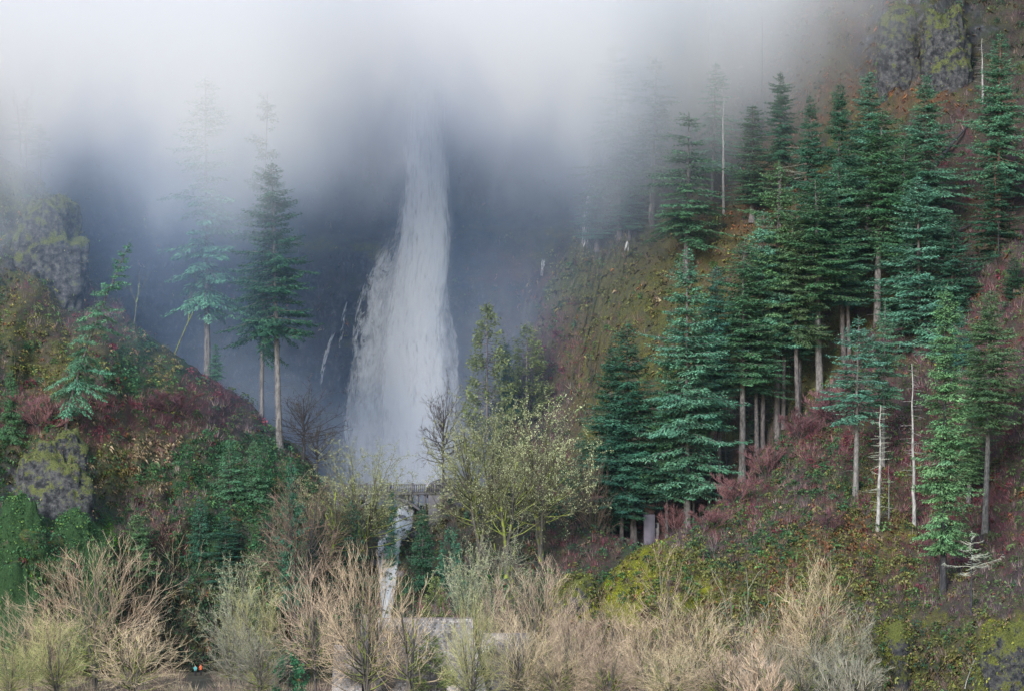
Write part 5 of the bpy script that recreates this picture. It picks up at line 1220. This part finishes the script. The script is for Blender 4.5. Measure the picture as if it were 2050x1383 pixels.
T('lone1', 1713, 640, 985, RF, 62, 'small thin-crowned fir with lopsided boughs standing alone on the brushy slope', (BARK_PALE, FIR), group=g)
T('lone2', 1768, 610, 935, RF, 42, 'slim fir with a high tuft of boughs right of the thin-crowned one', (BARK_PALE, FIR), group=g)
T('full3', 2000, 75, 480, RB, 66, 'huge dark fir at the upper right edge, topmost there', (BARK_RED, FIR), group=g)
T('tall1', 1996, 330, 655, RB, 58, 'dark fir at the right edge with a long bare reddish trunk', (BARK_RED, FIR_D), group=g, rz=3)
T('full1', 1848, 160, 520, RB, 72, 'dense fir high on the slope directly below the grey cliff', group=g, rz=1)
T('full2', 1672, 175, 560, RB, 56, 'dark fir on the upper slope left of the tallest pointed one', FD, group=g, rz=3)
T('full3', 1738, 150, 470, RB, 60, 'thin-topped fir on the upper slope against the rusty bracken', group=g, rz=2)
T('spire2', 1505, 215, 440, RB, 44, 'half-misted fir at the edge of the cloud with a thin dark trunk', group='misted firs', rz=2)
T('tall2', 1562, 150, 450, RB, 40, 'thin dark fir behind, its long trunk rising from the rusty slope', FD, group='misted firs')
T('spire1', 1800, 430, 720, RB, 34, 'shadowed narrow fir wedged behind the widest fir', FD, group=g)
T('tall3', 1600, 560, 835, RB, 46, 'short-crowned fir with its dark trunk over the red brush', FD, group=g, rz=1)
T('full1', 1930, 620, 900, RB, 44, 'shaded fir behind the two light green firs near the right edge', FD, group=g, rz=4)
T('tall2', 1420, 640, 1010, RB, 44, 'fir with a thin dark trunk behind the twin-trunked one', FD, group=g, rz=4)
T('tall1', 1515, 620, 905, RB, 50, 'low-crowned fir filling the gap above the purple brush', group=g, rz=5)
for k_, a_ in enumerate([
 ('full3', 1335, 690, 1080, RB, 44, 'full green fir between the broad dark fir and the twin-trunked one', (BARK, FIR)),
 ('full3', 1245, 770, 1110, RB, 60, 'squat dark fir in front at the left end of the rank', FD),
 ('tall2', 1525, 430, 890, RB, 58, 'green fir half hidden by the yellow-green topped one, on its left', (BARK, FIR)),
 ('tall1', 1598, 430, 850, RB, 52, 'full fir between the yellow-green topped fir and the long pale trunk', FL),
 ('tall3', 1690, 330, 740, RB, 58, 'tall fir just left of the tallest pointed fir', (BARK, FIR)),
 ('tall2', 1800, 290, 680, RB, 52, 'dense fir between the tallest pointed fir and the widest one', (BARK, FIR)),
 ('tall3', 1905, 440, 780, RB, 48, 'dark-boughed fir at the right shoulder of the widest fir', FD),
 ('full1', 1630, 200, 520, RB, 46, 'dim fir on the rusty slope beside the lichen-draped dead tree', FD),
 ('spire2', 1940, 700, 1010, RF, 34, 'young narrow fir between the two light green firs near the right edge', (BARK, FIR_Y)),
 ('full2', 2030, 520, 800, RB, 50, 'dark fir cut by the right edge above the light green firs', FD)]):
    tree(a_[0], a_[1], a_[2], a_[3], a_[4], a_[5], a_[6], a_[7], group=g, rz=k_*1.3)
# --- firs in the mist, right
g = 'misted firs'
T('droopy1', 1240, 95, 470, RB, 72, 'ghostly tall fir nearly swallowed by the mist above the side waterfall', group=g)
T('droopy2', 1305, 120, 455, RB, 66, 'ghostly broad fir behind the bleached snag in the mist', group=g)
T('droopy2', 1375, 235, 560, RB, 80, 'large misted fir with wide boughs on the ledge over the mossy cliff', FIR and (BARK, FIR), group=g, rz=1)
T('spire1', 1195, 330, 500, RB, 44, 'small misted fir leaning over the side waterfall', group=g)
T('full1', 1260, 330, 480, RB, 40, 'dim fir low on the misty ledge between the side waterfall and the snag', group=g, rz=2)
T('droopy1', 1425, 130, 400, RB, 50, 'faint fir high in the cloud left of the bare pole', group=g, rz=3)
# --- snags right
g = 'dead trees on the right slope'
T('snag1', 1303, 255, 440, RB, 36, 'bleached snag with long drooping branches in the thin mist', (BARK_SNAG, BARK_SNAG), group=g)
T('snag3', 1450, 195, 425, RB, 10, 'thin bleached pole standing in the mist left of the rusty slope', (BARK_SNAG, BARK_SNAG), group=g)
T('snag3', 1528, 55, 215, RB, 8, 'dark bare trunk rising into the cloud high on the rusty slope', (BARK_BURNT, BARK_BURNT), group=g)
T('deadlichen', 1614, 248, 445, RB, 48, 'grey dead tree draped in pale lichen left of the upper firs', (BARK_RED, DEADFIR), group=g)
T('snag1', 1968, 80, 215, RB, 24, 'pale snag with upswept bare branches beside the grey cliff', (BARK_SNAG, BARK_SNAG), group=g)
T('snag2', 1755, 815, 1062, RF, 28, 'pale twiggy dead pole in the middle of the brushy slope', (BARK_SNAG, DEADFIR), group=g)
T('snag1', 1830, 735, 1050, RF, 34, 'tall grey snag with bare side branches left of the narrow fir', (BARK_SNAG, BARK_SNAG), group=g)
T('dead', 1945, 1065, 1225, RF, 46, 'lichen-pale dead fir with curling branches near the lower right corner', (BARK_BURNT, DEADFIR), group=g)
T('snag3', 1779, 940, 1040, RF, 6, 'short thin grey pole right of the twiggy dead pole', (BARK_SNAG, BARK_SNAG), group=g)
T('snag3', 1835, 1170, 1203, RF, 5, 'stubby burnt stump low on the right slope', (BARK_BURNT, BARK_BURNT), group=g)
T('snag3', 1568, 1015, 1050, RF, 5, 'small black stump on the brushy shoulder of the slope', (BARK_BURNT, BARK_BURNT), group=g)
T('snag3', 1996, 450, 690, RB, 14, 'blackened branchless trunk by the reddish one at the right edge', (BARK_BURNT, BARK_BURNT), group=g)
T('snag3', 1430, 870, 1000, RB, 6, 'black charred trunk at the back of the fir rank, above the ridge', (BARK_BURNT, BARK_BURNT), group=g)
T('snag3', 1460, 850, 980, RB, 6, 'charred trunk leaning slightly in the shade behind the firs', (BARK_BURNT, BARK_BURNT), group=g, tilt=-.08)
T('snag3', 1775, 60, 125, RB, 4, 'tiny black trunk on the rusty slope at the left edge of the grey cliff', (BARK_BURNT, BARK_BURNT), group=g)
T('snag3', 1695, 50, 100, RB, 4, 'thin burnt pole near the top of the rusty slope', (BARK_BURNT, BARK_BURNT), group=g)
T('snag3', 1723, 125, 165, RB, 4, 'short burnt pole above the thin-topped fir', (BARK_BURNT, BARK_BURNT), group=g)
def log(px0, py0, px1, py1, layer_name, r_, label, mat, off=.4):
    a, b = surf(layer_name, px0, py0), surf(layer_name, px1, py1); a.y -= off; b.y -= off; o = empty('fallen_log', a, label, 'log')
    d = b-a; t = np.linspace(0, 1, 9)[:, None]; P = t*np.array(d)[None]+np.array([[0, 0, .25*math.sin(q*3.1)] for q in t.ravel()])
    m_ = MB(); m_.tube(P, r_*(1.1-.7*t.ravel()), 8); link('log_trunk', m_.mesh('log_trunk', True), mat, o)
    m_ = MB()
    for q in (.55, .8): m_.tube([P[0]+(P[-1]-P[0])*q, P[0]+(P[-1]-P[0])*q+np.array([.25, -.2, .5])], [.05, .02], 5)
    link('branch_stubs', m_.mesh('branch_stubs'), mat, o, kind='stuff')
log(1865, 345, 1936, 253, RB, .42, 'charred log lying diagonally on the slope right of the dense high fir', BARK_BURNT)
log(1890, 480, 1945, 452, RB, .3, 'dark fallen log on the red brush left of the bare reddish trunk', BARK_BURNT)
log(500, 858, 555, 862, LH, .35, 'dark fallen log on the shoulder beside the pale-trunked left firs', BARK_DARK, .8)
# --- left side, conifers
g = 'conifers on the left'
T('leaning', 130, 486, 862, LH, 80, 'leaning hemlock with drooping grey-green boughs on the left slope', (BARK, FIR), group=g, rz=0.0)
T('droopy1', 415, 165, 745, LH, 92, 'tall misted fir with a pale lichened trunk on the left ridge', (BARK_PALE, FIR), group=g, rz=2)
T('droopy2', 524, 205, 828, LH, 60, 'tall narrow misted fir with a bare yellowish trunk left of the fall', (BARK_PALE, FIR_D), group=g, rz=1)
T('tall1', 560, 335, 900, LH, 78, 'dark green fir with a long bare trunk nearest the left side of the fall', (BARK_PALE, FIR_D), group=g, rz=2)
T('young1', 430, 690, 765, LH, 18, 'small green fir at the foot of the pale lichened trunk', group=g)
T('lone2', 50, 205, 335, LH, 34, 'faint misted fir on top of the left crag', group=g)
T('lone1', 80, 250, 345, LH, 26, 'second faint fir on the left crag, smaller and to the right', group=g)
T('lean_thin', 42, 170, 325, LH, 34, 'bare misted tree on the left crag beside the faint firs', (BARK_DARK, TWIG_DARK))
T('young2', 22, 745, 885, LH, 34, 'bright green young fir cut by the left edge above the red brush', group=g)
T('young1', 460, 880, 1000, LH, 34, 'bushy young fir, left one of the pair on the shaded left slope', group=g)
T('young2', 510, 885, 1010, LH, 32, 'bushy young fir, right one of the pair on the shaded left slope', group=g, rz=3)
T('spire2', 450, 1035, 1250, LH, 40, 'dark narrow fir standing between the tan trees at lower left', FD, group=g)
T('young1', 276, 1030, 1160, LH, 36, 'small olive-green fir behind the tan trees at lower left', (BARK, FIR_Y), group=g, rz=2)
T('young2', 400, 1000, 1120, LH, 34, 'shaded young fir above the dark narrow one', FD, group=g)
T('young1', 590, 930, 1060, CK, 34, 'dark young fir under the reddish-brown bare tree', FD, group=g)
T('bush', 578, 1308, 1385, 520, 40, 'round bright green evergreen bush at the bottom left of the lodge', (BARK_DARK, IVY))
# --- middle
g = 'cedars below the fall'
T('cedar1', 975, 612, 830, RB, 46, 'yellow-green cedar with a full rounded crown right of the fall', (BARK, CEDAR), group=g)
T('cedar2', 1055, 652, 850, RB, 42, 'hazier olive cedar right of the full rounded one', (BARK, CEDAR), group=g)
T('young2', 1020, 690, 840, RB, 30, 'thin fir between the two cedars', FD, group=g)
T('young1', 782, 985, 1140, CK, 15, 'thin dark fir growing in front of the creek under the footbridge', FD, group=g)
T('young2', 845, 1020, 1190, CK, 36, 'dark fir on the right bank of the lower creek', FD, group=g)
T('cedar2', 900, 1060, 1230, CK, 30, 'shaded cedar between the creek and the mossy maples', (BARK_DARK, FIR_D), group=g)
T('cedar1', 872, 1155, 1300, 520, 34, 'small yellow-green cedar rising behind the lodge ridge', (BARK, CEDAR), group=g)
T('cedar2', 860, 1270, 1400, 500, 46, 'olive willow-like evergreen growing against the lodge roof', (BARK, CEDAR), group=g)
T('young1', 1120, 1010, 1140, RB, 34, 'dark fir low between the mossy maples and the fir rank', FD, group=g)
T('young2', 700, 1010, 1180, CK, 40, 'dark green fir hidden behind the left mossy maple', FD, group=g)
T('young1', 640, 1040, 1200, CK, 40, 'dark green fir behind the pinkish bare trees left of the creek', FD, group=g)
g = 'mossy maples'
ML = (BARK_MOSS, TWIG_MOSSY, LICHEN)
T('maple1', 960, 795, 1130, CK, 118, 'large mossy maple right of the fall, crown speckled with pale lichen', ML, group=g)
T('maple2', 1085, 792, 1120, CK, 96, 'second large lichen-pale maple just left of the fir rank', ML, group=g)
T('maple3', 1015, 860, 1150, CK, 84, 'mossy maple with yellow-green limbs between the two lichen-pale maples', ML, group=g)
T('maple2', 722, 882, 1150, CK, 112, 'round-crowned mossy maple in front of the left end of the footbridge', ML, group=g, rz=2)
T('maple3', 655, 935, 1170, CK, 84, 'smaller mossy maple left of the round-crowned one', (BARK_MOSS, TWIG_MOSSY, TWIG_BROWN), group=g, rz=1)
T('maple3', 1010, 1040, 1260, CK, 60, 'pale grey lichened tree in front of the mossy maples', (BARK_MOSS, TWIG_GREY, LICHEN), group=g, rz=3)
T('maple1', 935, 1075, 1330, 548, 52, 'small pale lichened tree right of the creek', (BARK_MOSS, TWIG_GREY, LICHEN), group=g, rz=4)
T('maple2', 480, 1110, 1330, 560, 60, 'grey-green lichened tree between the dark narrow fir and the pinkish trees', (BARK_ALDER, TWIG_GREY, LICHEN), group=g, rz=5)
g = 'dark bare trees by the fall'
T('dark1', 885, 752, 975, CK, 48, 'dark leafless tree standing against the white foot of the fall', (BARK_DARK, TWIG_DARK), group=g)
T('dark1', 605, 762, 925, LH, 62, 'dark leafless tree left of the fall beside the bare fir trunks', (BARK_DARK, TWIG_DARK), group=g, rz=2)
T('dark1', 636, 830, 950, LH, 44, 'low dark leafless tree reaching towards the foot of the fall', (BARK_DARK, TWIG_DARK), group=g, rz=4)
T('lean_thin', 268, 535, 625, LH, 30, 'crooked mossy bare tree leaning out from the left ridge', (BARK_MOSS, TWIG_DARK), group=g, tilt=.30)
T('lean_thin', 350, 535, 705, LH, 38, 'long slanting bare trunk leaning right across the pale-trunked fir', (BARK_MOSS, TWIG_DARK), group=g, tilt=.42)
T('lean_thin', 1190, 700, 830, RB, 24, 'small bare tree on the mossy ledge right of the cedars', (BARK_DARK, TWIG_DARK), group=g)
T('round1', 600, 945, 1220, CK, 84, 'reddish-brown fine-twigged bare tree left of the round-crowned maple', (BARK_DARK, TWIG_BROWN))
T('round2', 1180, 905, 1160, RB, 50, 'grey leafless tree at the left foot of the dark firs', (BARK_ALDER, TWIG_BROWN), rz=1)
# --- leafless trees along the bottom
g = 'leafless trees along the bottom'
TP, TG, TO = (BARK_ALDER, TWIG_PINK), (BARK_ALDER, TWIG_GREY), (BARK_ALDER, TWIG_OLIVE)
T('vase1', 190, 1080, 1384, 535, 135, 'largest tan leafless tree at lower left, wide vase-shaped crown', group=g)
T('vase2', 345, 1058, 1352, LH, 100, 'tan leafless tree with a domed crown right of the largest one', group=g, rz=1)
T('vase3', 62, 1185, 1390, 528, 90, 'tan leafless tree at the lower left corner', group=g, rz=3)
T('vase1', 112, 1225, 1390, 516, 80, 'low olive-tan leafless tree in front of the corner tree', TO, group=g, rz=2)
T('round2', 268, 1235, 1390, 515, 84, 'low tangled leafless tree in front of the domed one', group=g, rz=4)
T('vase2', 20, 1265, 1390, 508, 60, 'leafless tree cut by the left edge at the bottom', TO, group=g, rz=5)
T('vase3', 462, 1215, 1390, 535, 50, 'leafless tree above the two people', TG, group=g, rz=5)
T('round1', 515, 1150, 1384, 545, 66, 'olive-grey rounded leafless tree left of the pinkish ones', TO, group=g, rz=2)
T('round2', 520, 1255, 1390, 518, 66, 'pale grey fine-twigged leafless tree left of the green bush', TG, group=g, rz=1)
T('vase3', 632, 1105, 1384, 538, 76, 'pinkish leafless tree left of the lodge chimney', TP, group=g, rz=2)
T('vase1', 735, 1092, 1390, 500, 100, 'big tan leafless tree with dark stems standing before the lodge chimney', group=g, rz=4)
T('upright', 822, 1150, 1390, 496, 80, 'leafless tree with long arching limbs in front of the main lodge roof', group=g, rz=0)
T('vase2', 945, 1190, 1390, 492, 66, 'thin leafless tree before the right side of the lodge', TO, group=g, rz=1)
T('round1', 985, 1140, 1384, 535, 56, 'slender pinkish leafless tree rising behind the right lodge roof', TP, group=g, rz=3)
T('vase1', 1078, 1120, 1384, 532, 86, 'tall pink-tan leafless tree right of the lodge', TP, group=g, rz=1)
T('vase3', 1040, 1215, 1390, 500, 76, 'leafless tree with mossy stems at the right corner of the lodge', group=g, rz=2)
T('vase2', 1150, 1195, 1390, 520, 74, 'pink-tan leafless tree below the small mossy rock', TP, group=g, rz=4)
T('vase3', 1218, 1185, 1390, 524, 66, 'tan leafless tree at the left foot of the mossy knoll', group=g, rz=5)
T('upright', 1332, 1088, 1340, RF, 62, 'thin pale leafless tree standing out against the mossy knoll', group=g, rz=1)
T('vase1', 1292, 1215, 1390, 512, 86, 'tangled tan leafless tree in front of the mossy knoll', group=g, rz=2)
T('vase2', 1110, 1268, 1390, 500, 80, 'low leafless tree with a mossy leaning stem at bottom centre', group=g, rz=3)
T('round2', 1215, 1275, 1390, 498, 80, 'low tangled leafless tree right of bottom centre', TP, group=g, rz=5)
T('vase3', 1395, 1185, 1390, 512, 76, 'leafless tree with a pale forking limb over the olive slope', group=g, rz=3)
T('upright', 1478, 1140, 1390, 518, 66, 'sparse pale leafless tree on the olive slope left of the tall tan one', TG, group=g, rz=2)
T('vase1', 1345, 1285, 1390, 496, 88, 'low grey-tan leafless tree beneath the forking-limbed one', group=g, rz=5)
T('vase2', 1545, 1215, 1390, 508, 66, 'leafless tree between the sparse pale one and the tall tan one', group=g, rz=2)
T('vase3', 1636, 1105, 1390, 516, 82, 'tall tan leafless tree against the lower right slope', group=g, rz=1)
T('round1', 1705, 1210, 1390, 506, 62, 'grey-green leafless tree on the right of the tall tan one', TG, group=g, rz=2)
T('vase1', 1610, 1275, 1390, 492, 86, 'pale grey leafless tree in front of the tall tan one', TG, group=g, rz=3)
T('round2', 1445, 1290, 1390, 494, 86, 'low rounded leafless tree at the bottom right of centre', TP, group=g, rz=1)
T('shrub1', 1530, 1290, 1400, 488, 70, 'orange-tipped leafless shrub along the bottom edge', (BARK_ALDER, TWIG_PINK), group=g)
T('shrub2', 1700, 1310, 1410, 486, 60, 'greyish leafless shrub at the bottom edge below the grey-green tree', (BARK_ALDER, TWIG_GREY), group=g)
T('lean_thin', 1800, 1290, 1365, RF, 26, 'tiny pale bare sapling on the lower right slope', (BARK_SNAG, TWIG_GREY))
T('lean_thin', 1932, 1305, 1372, RF, 26, 'little pale bare sapling near the bottom right corner', (BARK_SNAG, TWIG_GREY))
# --- leafless shrubs on the slopes
g = 'red-brown leafless shrubs on the slopes'
TR = (BARK_DARK, TWIG_RED)
for i, (px, pt, pb, hw_, ly, lb) in enumerate([
  (1655, 780, 835, 46, RF, 'reddish leafless shrub on the ridge under the long pale trunk'), (1600, 815, 880, 46, RF, 'purple-brown leafless shrub on the ridge below the blue-green fir'),
  (1530, 890, 955, 44, RF, 'purple-brown leafless shrub on the ridge under the rich green fir'), (1470, 940, 1010, 40, RF, 'reddish leafless shrub at the right of the twin pale trunks'),
  (1665, 1020, 1065, 24, RF, 'small rusty fan-shaped shrub in the middle of the brushy slope'), (1352, 1000, 1075, 34, RB, 'reddish leafless shrub right of the small tower'),
  (1240, 1070, 1130, 56, RB, 'grey-red leafless shrub left of the mossy knoll crest'), (1420, 1010, 1055, 40, RF, 'twiggy shrub on the crest of the mossy knoll'),
  (80, 790, 860, 60, LH, 'crimson leafless shrub at the left edge of the slope'), (340, 770, 830, 56, LH, 'dark red leafless shrub on the left ridge'), (1690, 790, 850, 50, RF, 'red-brown leafless shrub right of the long pale trunk'),
  (900, 1180, 1235, 60, 540, 'purple-brown thicket shrub directly behind the lodge ridge')]):
    T('shrub1' if i % 2 else 'shrub2', px, pt, pb, ly, hw_, lb, TR, group=g, rz=i)
